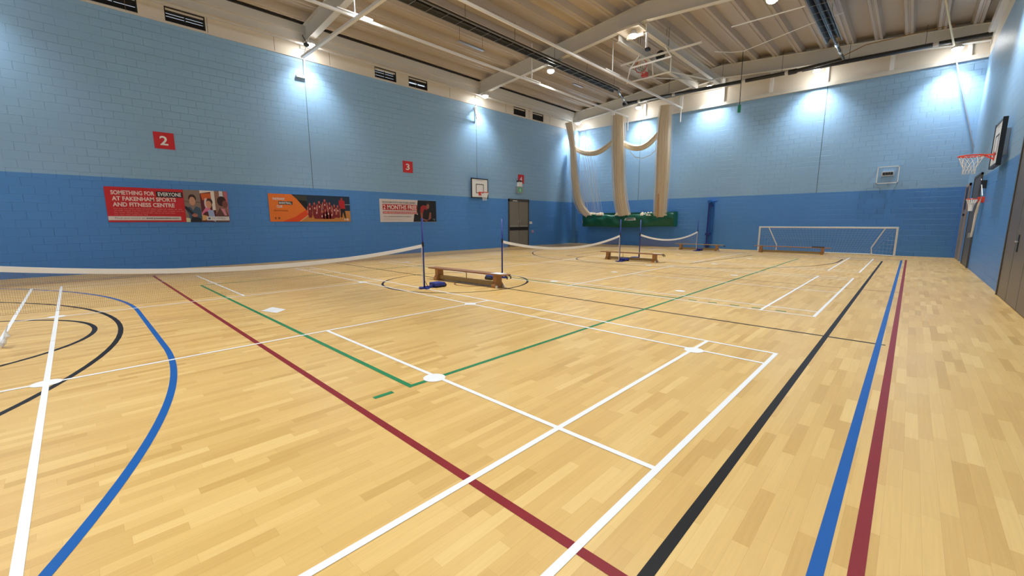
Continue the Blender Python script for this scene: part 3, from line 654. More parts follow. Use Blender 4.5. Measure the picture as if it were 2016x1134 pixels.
S_(pm(20, 15, 25), lambda m, d: (ppoly(m, [(x0+2.67, 2.04), (x0+2.85, 2.04), (x0+2.90, 1.66), (x0+2.84, 1.66), (x0+2.77, 1.9), (x0+2.73, 1.68), (x0+2.67, 1.68)], d)), .0055)
S_(pm(165, 60, 60), lambda m, d: ell(m, x0+2.74, 2.42, .045, .06, d), .006)
pic('team_photo', r, it)
tx('lettering', 'FAKENHAM', x0+.14, 2.31, .40, .09, 'white', r, .02, .005)
prect('black_strip', x0+.33, x0+.82, 2.15, 2.27, pm(30, 20, 20), r, .004); tx('lettering', 'BASKETBALL', x0+.35, 2.17, .44, .08, 'white', r, .02, .006)
tx('lettering', 'CLUB', x0+.26, 2.03, .19, .09, 'white', r, .02, .005); tx('lettering', 'FIND US ON FACEBOOK', x0+.15, 1.90, .5, .045, pm(130, 45, 15), r, .01, .005)
m = MB(); ell(m, x0+.19, 1.64, .03, .04, .005); ell(m, x0+.31, 1.64, .04, .04, .005); m.build('round_logo', pm(150, 70, 20), r)
tx('lettering', 'b.l', x1-.27, 1.57, .1, .07, 'white', r, .02, .007); m = MB(); ell(m, x1-.12, 1.60, .045, .05, .007); m.build('round_logo', pm(240, 200, 190), r)
# banner 3
x0, x1, z0, z1 = 10.36, 13.42, 1.49, 2.52
r = thing('banner', 'white and black banner with 2 MONTHS FREE in red, below the sign 3', 'banner', (11.9, NY, 1.5), 'wall banners')
MB().box(x0, x1, NY-.02, NY-.004, z0, z1).build('banner_sheet', pm(222, 212, 210), r)
tx('lettering', 'FAKENHAM SPORTS AND FITNESS CENTRE', x0+.13, 2.34, 1.72, .075, pm(95, 85, 82), r, .015)
it = []
S_(pm(14, 16, 20), lambda m, d: ppoly(m, [(x0+2.0, 2.515), (x1, 2.515), (x1, 1.5), (x0+1.72, 1.5), (x0+1.78, 1.83), (x0+1.92, 1.95)], d), .003)
S_(pm(165, 42, 42), lambda m, d: ppoly(m, [(x0+2.15, 2.2), (x0+2.28, 2.3), (x0+2.5, 2.26), (x0+2.6, 1.85), (x0+2.45, 1.75), (x0+2.3, 1.9), (x0+2.12, 1.93)], d), .0035)
S_(pm(32, 18, 20), lambda m, d: ppoly(m, [(x0+2.35, 2.1), (x0+2.72, 2.05), (x0+2.7, 1.72), (x0+2.3, 1.68), (x0+2.25, 1.85)], d), .004)
S_(pm(45, 28, 22), lambda m, d: ell(m, x0+2.58, 2.38, .11, .10, d), .0042)
S_(pm(150, 100, 80), lambda m, d: ell(m, x0+2.57, 2.24, .085, .12, d), .0045)
S_(pm(150, 85, 70), lambda m, d: (ppoly(m, [(x0+2.13, 1.93), (x0+2.27, 1.9), (x0+2.25, 1.66), (x0+2.55, 1.58), (x0+2.52, 1.52), (x0+2.15, 1.6)], d), ppoly(m, [(x0+2.66, 1.95), (x0+2.76, 1.95), (x0+2.74, 1.65), (x0+2.5, 1.55), (x0+2.6, 1.66)], d)), .005)
pic('photo_panel', r, it)
prect('red_strip', x0+.14, x0+1.95, 2.03, 2.29, pm(185, 35, 35), r, .006); tx('lettering', '2 MONTHS FREE', x0+.17, 2.06, 1.75, .20, pm(245, 225, 222), r, .02, .008)
prect('red_strip', x0+.14, x0+1.95, 1.86, 1.97, pm(205, 105, 105), r, .006); tx('lettering', 'WHEN YOU SIGN UP TO AN ANNUAL MEMBERSHIP', x0+.17, 1.885, 1.74, .06, pm(240, 205, 200), r, .01, .008)
tx('lettering', 'Visit', x0+.16, 1.71, .20, .065, pm(130, 120, 115), r, .005); tx('lettering', 'everyoneactive.com/join', x0+.40, 1.70, 1.20, .075, pm(100, 92, 90), r, .02)
marks('small_print', P(x0+.15, 1.60, .002), RT, UP, .95, .032, pm(190, 180, 172), r, 21, .002)
m = MB(); ell(m, x0+1.95, 1.86, .03, .03, .009); m.build('white_dot', 'white', r)
marks('small_print', P(x1-.22, 1.61, .006), RT, UP, .18, .04, pm(170, 165, 165), r, 22, .002); marks('small_print', P(x1-.17, 1.565, .006), RT, UP, .12, .03, pm(170, 165, 165), r, 23, .002)

# ------------------------------------------------------------------ basketball goals on the walls
def wall_goal(x, wall, s, lab):
    """s = direction into the hall (+1 for the right wall)"""
    r = thing('basketball_goal', lab, 'basketball goal', (x, wall, 2.75), 'wall basketball goals')
    yb_ = wall+s*.14; yf = yb_+s*.03; w = .61; z0, z1 = 2.755, 3.80
    MB().box(x-w, x+w, min(yb_, yf), max(yb_, yf), z0, z1).build('board', 'white', r)
    m = MB(); e = yf+s*.004; b = .055
    def strip(xa, xb, za, zb_): m.box(xa, xb, min(yb_, e), max(yb_, e), za, zb_)
    strip(x-w, x+w, z0, z0+b); strip(x-w, x+w, z1-b, z1); strip(x-w, x-w+b, z0, z1); strip(x+w-b, x+w, z0, z1)
    if s > 0: m.box(x-w-.012, x-w, yf-.07, yf+.012, z0-.01, z1+.01); m.box(x+w, x+w+.012, yf-.07, yf+.012, z0-.01, z1+.01); m.box(x-w, x+w, yf-.07, yf+.012, z0-.012, z0)
    m.build('black_border', 'black', r)
    m = MB(); a, c0, c1, b = .28, 3.02, 3.50, .035
    for xa, xb, za, zz in ((x-a, x+a, c0, c0+b), (x-a, x+a, c1-b, c1), (x-a, x-a+b, c0, c1), (x+a-b, x+a, c0, c1)): m.box(xa, xb, min(yf, e), max(yf, e), za, zz)
    m.build('target_square', 'black', r)
    m = MB()
    for dx in (-.25, .25): m.box(x+dx-.025, x+dx+.025, min(wall+s*.004, yb_), max(wall+s*.004, yb_), 3.0, 3.6)
    m.build('wall_bracket', 'galv', r)
    zr = 3.05; cy = yf+s*(.15+.225)
    m = MB(); m.tube([(x+.225*math.cos(t), cy+.225*math.sin(t), zr) for t in [2*PI*k/32 for k in range(32)]], .013 if s < 0 else .016, 8, closed=True)
    m.tube([(x-.08, yf, zr), (x-.1, cy-s*.2, zr)], .011, 6); m.tube([(x+.08, yf, zr), (x+.1, cy-s*.2, zr)], .011, 6)
    m.tube([(x-.05, yf, zr-.11), (x-.09, cy-s*.2, zr)], .009, 6); m.tube([(x+.05, yf, zr-.11), (x+.09, cy-s*.2, zr)], .009, 6)
    m.box(x-.09, x+.09, min(yf, yf+s*.012), max(yf, yf+s*.012), zr-.14, zr+.05)
    m.build('ring', 'rim', r, smooth=False)
    m = MB(); L = .42
    for k in range(12):
        for dlt in (1, -1):
            pts = []
            for q in range(7):
                f = q/6; rad = .22*(1-.5*min(1, f*1.5)) if f < .7 else .11; tt = 2*PI*k/12+dlt*f*PI/4*1.5
                pts.append((x+rad*math.cos(tt), cy+rad*math.sin(tt), zr-.01-L*f))
            m.tube(pts, .0045, 4)
    m.build('net', 'cord', r)
    marks('maker_print', (x-.24 if s < 0 else x+.24, yf, 3.67), (1 if s < 0 else -1, 0, 0), UP, .48, .035, pm(125, 115, 95), r, 31, .004)
wall_goal(16.24, YL, -1, 'white basketball backboard with orange ring on the left wall')
wall_goal(16.24, YR, 1, 'basketball backboard with red ring and white net on the right wall')
# folded practice ring low on the right wall
r = thing('practice_ring', 'small orange ring with bunched white net below the right backboard', 'basketball ring', (19.0, YR, 2.05))
MB().box(18.85, 19.15, YR+.002, YR+.12, 2.0, 2.16).build('bracket', 'rim', r)
c = Vector((18.85, YR+.24, 2.10)); MB().tube([c+Vector((.12*math.cos(t), .12*math.sin(t), 0)) for t in [2*PI*k/24 for k in range(24)]], .012, 6, closed=True).build('ring', 'rim', r)
m = MB()
for k in range(16):
    t = 2*PI*k/16; m.tube([c+Vector((.12*math.cos(t), .12*math.sin(t), 0)), c+Vector((.08*math.cos(t), .08*math.sin(t), -.1)), c+Vector((.05*math.cos(t+.5), .05*math.sin(t+.5), -.22)), c+Vector((.04*math.cos(t+.9), .04*math.sin(t+.9), -.34))], .008, 4)
m.build('net', 'cord', r)
m = MB(); pts = [at(x, y, 1, YR+.10) for x, y in ((1932, 352), (1934, 385), (1927, 402), (1922, 420), (1917, 445), (1912, 466))]
m.tube(pts, [.008, .012, .03, .035, .03, .025], 6); o = m.build('hanging_rope', 'cord'); tag(o, 'white rope hanging down the right wall from beside the small ring', 'rope')
c = at(1936, 363, 1, YR+.06); o = MB().box(c.x-.12, c.x+.12, YR+.003, YR+.12, c.z-.11, c.z+.11).build('wall_speaker', 'black'); tag(o, 'small black box on the right wall above the practice ring', 'speaker')

# ------------------------------------------------------------------ doors
# left wall double doors
def dd(): 
    a, b, h = 18.60, 20.42, 2.83; y = YL; r = sroot('door_1', ((a+b)/2, y, 0))
    m = MB(); m.box(a, a+.08, y-.05, y-.002, 0, h); m.box(b-.08, b, y-.05, y-.002, 0, h); m.box(a, b, y-.05, y-.002, h-.14, h); m.build('door_frame', 'frame', r)
    mid = (a+b)/2
    for s_, e_, hx in ((a+.09, mid-.008, mid-.12), (mid+.008, b-.09, mid+.06)):
        lf = MB().box(s_, e_, y-.035, y-.004, .01, h-.15).build('door_leaf', 'grey_door', r)
        o = MB().box(s_, e_, y-.045, y-.035, .98, 1.18).build('push_bar_panel', 'black', r); o.parent = lf
        o = MB().box(s_+.05, e_-.05, y-.048, y-.034, 1.2, 1.27).build('vision_strip', pm(150, 150, 145), r); o.parent = lf
        o = MB().box(hx, hx+.07, y-.07, y-.034, 1.46, 1.60).build('handle_plate', 'galv', r); o.parent = lf
    MB().box(a+.35, a+.75, y-.06, y-.02, h-.13, h-.09).build('door_closer', 'white', r)
dd()
# right wall far door in its mushroom frame
a, b = 23.5, 25.05; y = YR; r = sroot('door_2', ((a+b)/2, y, 0))
MB().box(a+.15, b-.1, y+.002, y+.03, 0, 2.75).build('door_leaf', 'grey_door', r)
m = MB(); m.box(a, a+.15, y+.002, y+.05, 0, 2.85); m.box(b-.1, b, y+.002, y+.05, 0, 2.85); m.box(a, b, y+.002, y+.05, 2.75, 2.85); m.build('door_frame', 'pink', r)
MB().box(a+.3, b-.2, y+.03, y+.034, 1.9, 2.7).build('glazed_panel', 'black', r)
MB().box(a+.2, a+.5, y+.03, y+.09, 1.66, 1.74).build('door_closer', 'black', r)
a, b = 20.2, 22.2; r = sroot('door_3', ((a+b)/2, y, 0))
MB().box(a+.06, b-.06, y+.002, y+.03, 0, 2.88).build('door_leaf', 'dark_door', r)
m = MB(); m.box(a, a+.06, y+.002, y+.045, 0, 2.95); m.box(b-.06, b, y+.002, y+.045, 0, 2.95); m.box(a, b, y+.002, y+.045, 2.88, 2.95); m.build('door_frame', 'frame', r)
MB().box(a+.2, a+.3, y+.03, y+.1, .95, 1.1).build('handle', 'galv', r)
a, b = 9.2, 13.6; r = sroot('door_4', ((a+b)/2, y, 0))
for s_, e_ in ((a, 11.4), (11.42, 12.48), (12.5, 13.52)): 
    lf = MB().box(s_+.01, e_-.01, y+.002, y+.035, .01, 3.15).build('door_leaf', 'mid_door', r)
m = MB(); m.box(13.52, 13.6, y+.002, y+.05, 0, 3.23); m.box(a, 13.6, y+.002, y+.05, 3.15, 3.23); m.build('door_frame', 'frame', r)
c = at(2004, 478, 1, y+.04); MB().box(c.x-.05, c.x+.05, y+.035, y+.045, c.z-.16, c.z+.14).build('handle_plate', 'black', r); MB().tube([(c.x-.09, y+.06, c.z+.02), (c.x+.08, y+.06, c.z+.02)], .014, 8).build('handle', 'chrome', r)

# ------------------------------------------------------------------ small wall fittings
def wbox(name, px0, py0, px1, py1, depth, m, label, cat, wall='L'):
    ax, v = (1, YL) if wall == 'L' else (0, XF)
    a, b = at(px0, py0, ax, v), at(px1, py1, ax, v)
    if wall == 'L': mb = MB().box(min(a.x, b.x), max(a.x, b.x), YL-depth, YL-.002, min(a.z, b.z), max(a.z, b.z))
    else: mb = MB().box(XF-depth, XF-.002, min(a.y, b.y), max(a.y, b.y), min(a.z, b.z), max(a.z, b.z))
    o = mb.build(name, m, bevel=.008); tag(o, label, cat); return o
ex = thing('exit_light', 'exit sign with white lamp box above the left wall doors', 'sign', (19.6, YL, 3.35))
a, b = at(1015, 380, 1, YL), at(1027, 364, 1, YL)
MB().box(a.x, b.x, YL-.12, YL-.01, a.z, b.z-.12).build('sign_panel', 'galv', ex); MB().box(a.x+.1, b.x-.1, YL-.125, YL-.12, a.z+.06, b.z-.18).build('running_figure_panel', 'green_led', ex)
MB().box(a.x+.12, b.x-.12, YL-.16, YL-.01, b.z-.12, b.z+.14).build('lamp_box', 'white', ex); MB().box(a.x+.08, b.x-.08, YL-.13, YL-.01, b.z+.14, b.z+.22).build('top_box', 'black', ex)
mx0 = (a.x+b.x)/2; z0_ = a.z+.08
mb = MB()
for poly_ in ([(-.02, .16), (.04, .16), (.06, .08), (.0, .07)], [(.0, .08), (.03, .07), (.09, .0), (.06, .0)], [(.02, .08), (.05, .08), (-.04, .01), (-.07, .03)], [(-.02, .16), (-.09, .11), (-.08, .10), (.0, .14)], [(.02, .17), (.06, .17), (.06, .21), (.02, .21)]):
    mb.poly([(mx0+u_, YL-.128, z0_+v_) for u_, v_ in poly_])
mb.build('running_figure', 'white', ex)
wbox('wall_switch', 1042, 441, 1047, 436, .03, 'white', 'white switch plate on the left wall right of the doors', 'switch')
wbox('call_point', 1046, 458, 1050, 453, .04, pm(190, 150, 170), 'pale pink call point low on the left wall right of the doors', 'call point')
r = thing('conduit_drop', 'white conduit ending in a small box at the top of the left wall', 'conduit', (7.5, YL, 7.2))
MB().tube([(7.55, YL-.05, 7.62), (7.52, YL-.05, 6.92)], .03, 8).build('conduit', 'white', r); MB().box(7.22, 7.54, YL-.09, YL-.01, 6.86, 6.94).build('junction_box', 'white', r)
m = MB(); m.tube([at(937, 206, 1, YL-.1), at(938, 232, 1, YL-.1)], .03, 8); m.tube([at(934, 212, 1, YL-.35), at(938, 234, 1, YL-.1)], .03, 8); m.tube([at(934, 212, 1, YL-.35), at(938, 208, 1, YL-.1)], .025, 8)
o = m.build('wall_bracket', 'steel'); tag(o, 'pale metal bracket high on the left wall above the backboard', 'bracket')
c = at(603, 84, 1, 15.5); r = thing('cctv_camera', 'black dome fitting at the foot of the nearest rafter', 'camera', c)
MB().lathe(c, [(.03, .0), (.1, -.04), (.10, -.09), (.04, -.14)], 16).build('dome', 'black', r); MB().tube([c, c+Vector((-.12, 0, .22))], .015, 6).build('arm', 'black', r)
# fitted plate with clock on the far wall
r = thing('wall_clock', 'digital clock inside a white square frame on the far wall', 'clock', (XF, 0, 3.4))
q = [at(*p, 0, XF) for p in ((1728, 330), (1772, 326), (1768, 362), (1725, 363))]
ya, yb2 = (q[0].y+q[3].y)/2, (q[1].y+q[2].y)/2; za, zb2 = 3.08, 3.79; m = MB(); t = .03
m.box(XF-.16, XF-.12, yb2, ya, za, za+t); m.box(XF-.16, XF-.12, yb2, ya, zb2-t, zb2); m.box(XF-.16, XF-.12, yb2, yb2+t, za, zb2); m.box(XF-.16, XF-.12, ya-t, ya, za, zb2)
for yy in (ya-t, yb2): 
    for zz in (za, zb2-t): m.box(XF-.14, XF-.002, yy, yy+t, zz, zz+t)
m.build('cage_frame', 'white', r)
m = MB()
for k in range(1, 8): yy = yb2+(ya-yb2)*k/8; m.tube([(XF-.14, yy, za), (XF-.14, yy, zb2)], .003, 4)
m.build('cage_wires', 'galv', r)
MB().box(XF-.08, XF-.003, -.17, .22, 3.40, 3.58).build('clock_case', 'offwhite', r); MB().box(XF-.085, XF-.08, -.14, .19, 3.43, 3.55).build('display', 'black', r)
marks('faint_digits', (XF-.086, .15, 3.455), (0, -1, 0), UP, .25, .06, pm(75, 80, 82), r, 32, .002)
# folding volleyball post stored on the far wall
r = thing('wall_post', 'bright blue post clamped upright to the far wall, left of the goal', 'post', (XF-.15, 7.1, 0))
x = XF-.14
MB().tube([(x-.05, 7.24, 0), (x-.05, 7.22, 2.56)], .045, 10).build('post', 'blue_post', r); MB().box(XF-.10, XF-.01, 7.0, 7.18, .25, 2.52).build('backing_rail', 'blue_light', r)
m = MB(); m.box(XF-.24, XF-.01, 7.13, 7.3, 2.48, 2.62); m.tube([(x, 7.25, 2.56), (x-.02, 6.83, 2.58)], .04, 8); m.build('top_bracket', 'blue_light', r)
m = MB(); m.box(XF-.24, XF-.01, 7.08, 7.32, .72, .86); m.box(XF-.24, XF-.01, 7.04, 7.2, 2.30, 2.38); m.box(XF-.22, XF-.01, 7.1, 7.34, .1, .28); m.build('clamp', 'blue_post', r)

# ------------------------------------------------------------------ badminton posts and nets
YN = 6.83
def post_tree():
    """post with its foot and counterweight pointing to +x"""
    r = thing('badminton_post', '', 'net post', (0, 0, 0), 'blue badminton posts')
    MB().tube([(0, 0, .03), (0, 0, 1.56)], .021, 12).build('pole', 'blue_post', r, smooth=True)
    MB().box(-.025, -.019, -.006, .008, .05, .94).build('net_channel', 'offwhite', r)
    m = MB(); m.tube([(0, 0, .94), (0, 0, 1.04)], .027, 12); m.build('height_collar', 'black', r)
    m = MB(); m.box(-.12, .12, -.045, .045, 0, .03); m.box(-.04, .04, -.15, .15, .0, .028); m.build('foot', 'blue_post', r, bevel=.004)
    MB().box(.0, .44, -.03, .03, .0, .05).build('arm', 'blue_post', r)
    w = MB().box(.22, .5, -.13, .13, .03, .11).build('counterweight', 'blue_post', r, bevel=.015)
    o = MB().lathe((.5, 0, .04), [(.04, -.11), (.04, .11)], 14, 'y').build('wheel', 'black', None); o.parent = w
    MB().tube([(.0, 0, .2), (.05, 0, .12), (.10, .0, .03)], .006, 5).build('loose_cord', 'black', r)
    return r
p0 = post_tree(); spots = [(6.1, 0, 'blue net post nearest the viewer, left of the near bench'), (8.58, 1, 'blue net post behind the right end of the near bench'), (14.78, 0, 'blue net post in front of the middle bench'),
    (16.36, 1, 'blue net post just behind the middle bench'), (22.56, 0, 'blue net post in front of the far left bench'), (-.10, 1, 'blue net post at the left edge of the picture, only its foot in view')]
for k, (x, flip, lab) in enumerate(spots):
    o = p0 if k == 0 else copy_tree(p0, (x, YN, 0)); o.location = (x, YN, 0); o['label'] = lab
    if flip: o.rotation_euler = (0, 0, PI)
def net(x0, x1, sag, lab, cell=.02):
    r = thing('badminton_net', lab, 'net', ((x0+x1)/2, YN, .4), 'badminton nets')
    H = .955
    def top(x): u = (x-x0)/(x1-x0); return H-(H-sag)*(1-(2*u-1)**2)
    N = 60; m = MB()
    for k in range(N):
        xa = x0+(x1-x0)*k/N; xb = x0+(x1-x0)*(k+1)/N
        a0, a1, b0, b1 = top(xa)-.035, top(xa)+.035, top(xb)-.035, top(xb)+.035
        for yy, flip in ((YN-.006, 0), (YN+.006, 1)): m.quad((xa, yy, a0), (xb, yy, b0), (xb, yy, b1), (xa, yy, a1))
        m.quad((xa, YN-.006, a1), (xb, YN-.006, b1), (xb, YN+.006, b1), (xa, YN+.006, a1))
        m.quad((xa, YN-.006, a0), (xb, YN-.006, b0), (xb, YN+.006, b0), (xa, YN+.006, a0))
    m.build('tape', 'tape', r)
    hgt = .50; m = MB(); hw = .0008
    def bot(x): return .33+.25*(top(x)-sag)
    nv = int((x1-x0)/cell)
    for k in range(nv+1):
        x = x0+(x1-x0)*k/nv; m.quad((x-hw, YN, bot(x)), (x+hw, YN, bot(x)), (x+hw, YN, top(x)-.03), (x-hw, YN, top(x)-.03))
    nh = int(hgt/cell); seg = 30
    for q in range(nh+1):
        for k in range(seg):
            xa = x0+(x1-x0)*k/seg; xb = x0+(x1-x0)*(k+1)/seg; f = q/nh
            za = bot(xa)+(top(xa)-.03-bot(xa))*f; zb_ = bot(xb)+(top(xb)-.03-bot(xb))*f; e = hw*(2.0 if q == 0 else 1)
            m.quad((xa, YN, za-e), (xb, YN, zb_-e), (xb, YN, zb_+e), (xa, YN, za+e))
    m.build('mesh', 'net', r)
    for x, d in ((x0, -.03), (x1, .03)): MB().tube([(x, YN, top(x)), (x+d, YN, H)], .005, 5).build('tie', 'cord', r)
    MB().tube([(x1, YN, top(x1)), (x1-.05, YN+.01, .45), (x1-.02, YN, .12)], .0035, 5).build('loose_cord', 'cord', r)
    if x0 < 1: MB().tube([at(a_, b_, 1, YN-.05) for a_, b_ in ((15, 640), (11, 652), (14, 662), (9, 668), (6, 675), (4, 684))], [.005, .008, .03, .018, .028, .006], 7).build('knotted_cord', 'cord', r)
net(.0, 6.07, .735, 'white-taped net nearest the viewer, reaching in from the left edge')
net(8.62, 14.74, .655, 'white-taped net between the near and middle benches')
net(16.40, 22.52, .67, 'white-taped net farthest from the viewer')

# ------------------------------------------------------------------ benches
def bench(x, y0, y1, lab, tilt=0, mids=1, hooks=True, top='wood_d'):
    cx, cy = x, (y0+y1)/2; L = (y1-y0)/2
    r = thing('gym_bench', lab, 'bench', (cx, cy, 0), 'wooden gymnasium benches')
    def Bx(a, b, c, d, e, f): return MB().box(cx+a, cx+b, cy+c, cy+d, e, f)
    Bx(-.12, .12, -L, L, .285, .32).build('seat', top, r, bevel=.008)
    for s in (-1, 1):
        yl = s*(L-.30)
        m = MB(); m.prism([(cx-.09, cy+yl-.055, .285), (cx+.09, cy+yl-.055, .285), (cx+.09, cy+yl-.055, .13), (cx+.15, cy+yl-.055, .06), (cx+.15, cy+yl-.055, 0), (cx-.15, cy+yl-.055, 0), (cx-.15, cy+yl-.055, .06), (cx-.09, cy+yl-.055, .13)], (0, .11, 0))
        lg = m.build('leg', 'wood', r)
        m = MB(); 
        for dx in (-.12, .12): m.lathe((cx+dx, cy+yl+s*.08, .03), [(.03, -.015), (.03, .015)], 12, 'x')
        o = m.build('castor', 'offwhite', r); o.parent = lg
    Bx(-.03, .03, -(L-.30), (L-.30), .03, .13).build('lower_rail', 'rail', r)
    for k in range(mids):
        yy = (k+1)/(mids+1)*2*(L-.3)-(L-.3); MB().tube([(cx, cy+yy, .12), (cx, cy+yy, .29)], .010, 8).build('middle_rod', 'rail', r)
    if hooks:
        for dx in (-.06, .06):
            MB().tube([(cx+dx, cy-L+.02, .29), (cx+dx, cy-L-.05, .275), (cx+dx, cy-L-.05, .22)], .014, 8).build('hook', 'black', r)
    if tilt: r.rotation_euler = (0, 0, tilt)
    return r
bench(7.28, 5.45, 8.08, 'long wooden gym bench nearest the viewer, beside the near net post', tilt=.06)
bench(15.42, 5.45, 7.98, 'wooden gym bench in the middle of the hall between two nets', mids=2)
bench(23.25, 5.78, 8.2, 'wooden gym bench at the far wall, behind the farthest net post', mids=2, top='rail')
bench(23.75, 1.50, 4.52, 'wooden gym bench in front of the white football goal', mids=1, hooks=False)
o = MB().box(7.22, 7.44, 5.55, 5.85, .322, .328).build('paper_sheet', 'white', None); tag(o, 'white sheet lying on the right end of the nearest bench', 'paper'); 
o = MB().box(15.33, 15.51, 5.5, 5.8, .322, .328).build('paper_sheet', 'white', None); tag(o, 'white sheet lying on the right end of the middle bench', 'paper')
m = MB(); m.box(23.66, 23.84, 1.75, 2.2, .321, .36); o = m.build('folded_garment', 'black', bevel=.012); tag(o, 'folded black garment on the bench in front of the goal', 'clothing')

# ------------------------------------------------------------------ football goal
r = thing('football_goal', 'low white football goal with net against the far wall', 'football goal', (24.45, 2, 0))
gx, ga, gb, gz = 24.42, -.55, 4.50, 1.2; m = MB()
m.box(gx-.035, gx+.035, ga-.035, gb+.035, gz-.035, gz+.035); m.build('crossbar', 'white', r, bevel=.01)
for y in (ga, gb): MB().box(gx-.035, gx+.035, y-.035, y+.035, 0, gz-.03).build('goal_post', 'white', r, bevel=.01)
bx = 25.1; ia, ib = .20, 3.86
for yt, ybm in ((-.18, ia), (4.12, ib)):
    MB().tube([(gx, yt, gz), (bx-.12, ybm+(.03 if ybm < 2 else -.03), .32), (bx, ybm, .03)], .022, 8).build('stay', 'white', r)
m = MB(); m.tube([(bx, ia, .03), (bx, ib, .03)], .022, 8); m.tube([(gx, ga, .03), (bx, ia, .03)], .022, 8); m.tube([(gx, gb, .03), (bx, ib, .03)], .022, 8); m.build('ground_bar', 'white', r)
m = MB(); NB = 40; hw = .0022
def pt(u, v):         # u along the width, v down from the crossbar
    a = Vector((gx, ga+(gb-ga)*u, gz)); b = Vector((bx, ia+(ib-ia)*u, .03)); p = a.lerp(b, v); p.x += .10*math.sin(PI*v)*(1-abs(2*u-1)**6)*1.2; p.z += -.03*math.sin(PI*v); return p
for k in range(NB+1): m.tube([pt(k/NB, v/6) for v in range(7)], hw*1.2, 3, cap=False)
for v in range(13): m.tube([pt(k/16, v/12) for k in range(17)], hw*1.2, 3, cap=False)
for y, yb3, u in ((ga, ia, 0), (gb, ib, 1)):
    for k in range(1, 7):
        f = k/7; a = pt(u, f); m.tube([a, (gx, y, a.z)], hw*1.2, 3, cap=False)
    for k in range(1, 6): f = k/6; a = Vector((gx, y, 0)).lerp(Vector((bx, yb3, 0)), f); b = pt(u, f); m.tube([(a.x, a.y, .03), b], hw*1.2, 3, cap=False)
m.build('net', pm(185, 190, 195), r)

# ------------------------------------------------------------------ cricket nets gathered in the far left corner
def bunch(pts, rad, seed, folds=11, amp=.16, n=44, seglen=.22):
    """a gathered roll of netting: pleated tube through pts"""
    rnd = random.Random(seed); pts = [Vector(p) for p in pts]; path = []; rr = []
    R = rad if isinstance(rad, (list, tuple)) else [rad]*len(pts)
    for a, b, ra, rb in zip(pts, pts[1:], R, R[1:]):
        k = max(2, int((b-a).length/seglen))
        for q in range(k): path.append(a.lerp(b, q/k)); rr.append(ra+(rb-ra)*q/k)
    path.append(pts[-1]); rr.append(R[-1])
    # smooth the path
    for _ in range(3): path = [path[0]]+[(path[i-1]+path[i]*2+path[i+1])/4 for i in range(1, len(path)-1)]+[path[-1]]
    m = MB(); ph = [rnd.uniform(0, 6.28) for _ in range(3)]; up = Vector((1, 0, 0))
    for k, p in enumerate(path):
        t = (path[min(k+1, len(path)-1)]-path[max(k-1, 0)]).normalized(); side = t.cross(up).normalized(); u2 = side.cross(t)
        for j in range(n):
            an = 2*PI*j/n; w = 1+amp*math.sin(folds*an+ph[0]+.25*math.sin(k*.3))+amp*.5*math.sin(folds*2.3*an+ph[1]+k*.06)
            m.v.append(p+(side*math.cos(an)+u2*math.sin(an)*.8)*rr[k]*w)
    for k in range(len(path)-1):
        for j in range(n): m.f.append((k*n+j, k*n+(j+1) % n, (k+1)*n+(j+1) % n, (k+1)*n+j))
    return m, path, rr
def strands(path, rr, seed, count, spread=1.25, r_=.004):
    rnd = random.Random(seed); m = MB()
    for _ in range(count):
        a = rnd.uniform(0, 2*PI); q = spread*rnd.uniform(.85, 1.25)
        pts = [p+Vector((math.cos(a)*.7, math.sin(a), 0))*rr[k]*q for k, p in enumerate(path)]
        m.tube(pts[::2]+[pts[-1]], r_, 3, cap=False)
    return m
XP = 24.35
def pp(x, y, d=XP): return at(x, y, 0, d)
# left net
r = thing('cricket_net', 'leftmost bundle of cream cricket netting in the far left corner', 'netting', pp(1150, 420), 'gathered cricket nets')
m, pa, ra = bunch([pp(1119, 241, 23.4), pp(1127, 285, 23.9), pp(1130, 340, 24.1), pp(1136, 390, 24.5), pp(1146, 415, 24.7), pp(1158, 424, 24.85)], [.19, .17, .18, .21, .22, .19], 1); m.build('gathered_netting', 'cream_net', r, smooth=True)
strands(pa, ra, 2, 60, 1.45).build('stray_strands', 'sheer', r)
m = MB(); rnd = random.Random(5)
for k in range(60):
    f = k/59; a = pp(1120+30*f, 241+3*f, 23.9); b = pp(1128+14*f+30*f*rnd.uniform(.8, 1.1), 320, 24.3); c = pp(1138+48*f*rnd.uniform(.85, 1.05), 421, 24.8)
    m.tube([a, b, c], .0035, 3, cap=False)
m.build('loose_net_curtain', 'sheer', r)
m, pa, ra = bunch([pp(1124, 284), pp(1137, 296), pp(1155, 303), pp(1175, 302), pp(1192, 292), pp(1206, 279)], [.13, .15, .16, .16, .15, .13], 3, 7, .1); m.build('swagged_roll', 'cream_net', r, smooth=True)
# middle net
r = thing('cricket_net', 'middle bundle of cream cricket netting above the green bag', 'netting', pp(1228, 420), 'gathered cricket nets')
m, pa, ra = bunch([pp(1218, 226, 23.8), pp(1218, 300, 24.0), pp(1219, 360, 24.3), pp(1223, 400, 24.6), pp(1228, 423, 24.85)], [.30, .30, .29, .31, .32], 11, 13, .13); m.build('gathered_netting', 'cream_net', r, smooth=True)
strands(pa, ra, 12, 90, 1.3).build('stray_strands', 'sheer', r)
m, pa, ra = bunch([pp(1206, 276), pp(1222, 280), pp(1242, 291), pp(1262, 293), pp(1282, 281), pp(1296, 263)], [.13, .16, .17, .16, .15, .13], 13, 7, .1); m.build('swagged_roll', 'cream_net', r, smooth=True)
m = MB(); m.tube([pp(1240, 298), pp(1250, 309), pp(1264, 312), pp(1280, 306), pp(1292, 295)], .02, 5, cap=False); m.build('loose_loop', 'sheer', r)
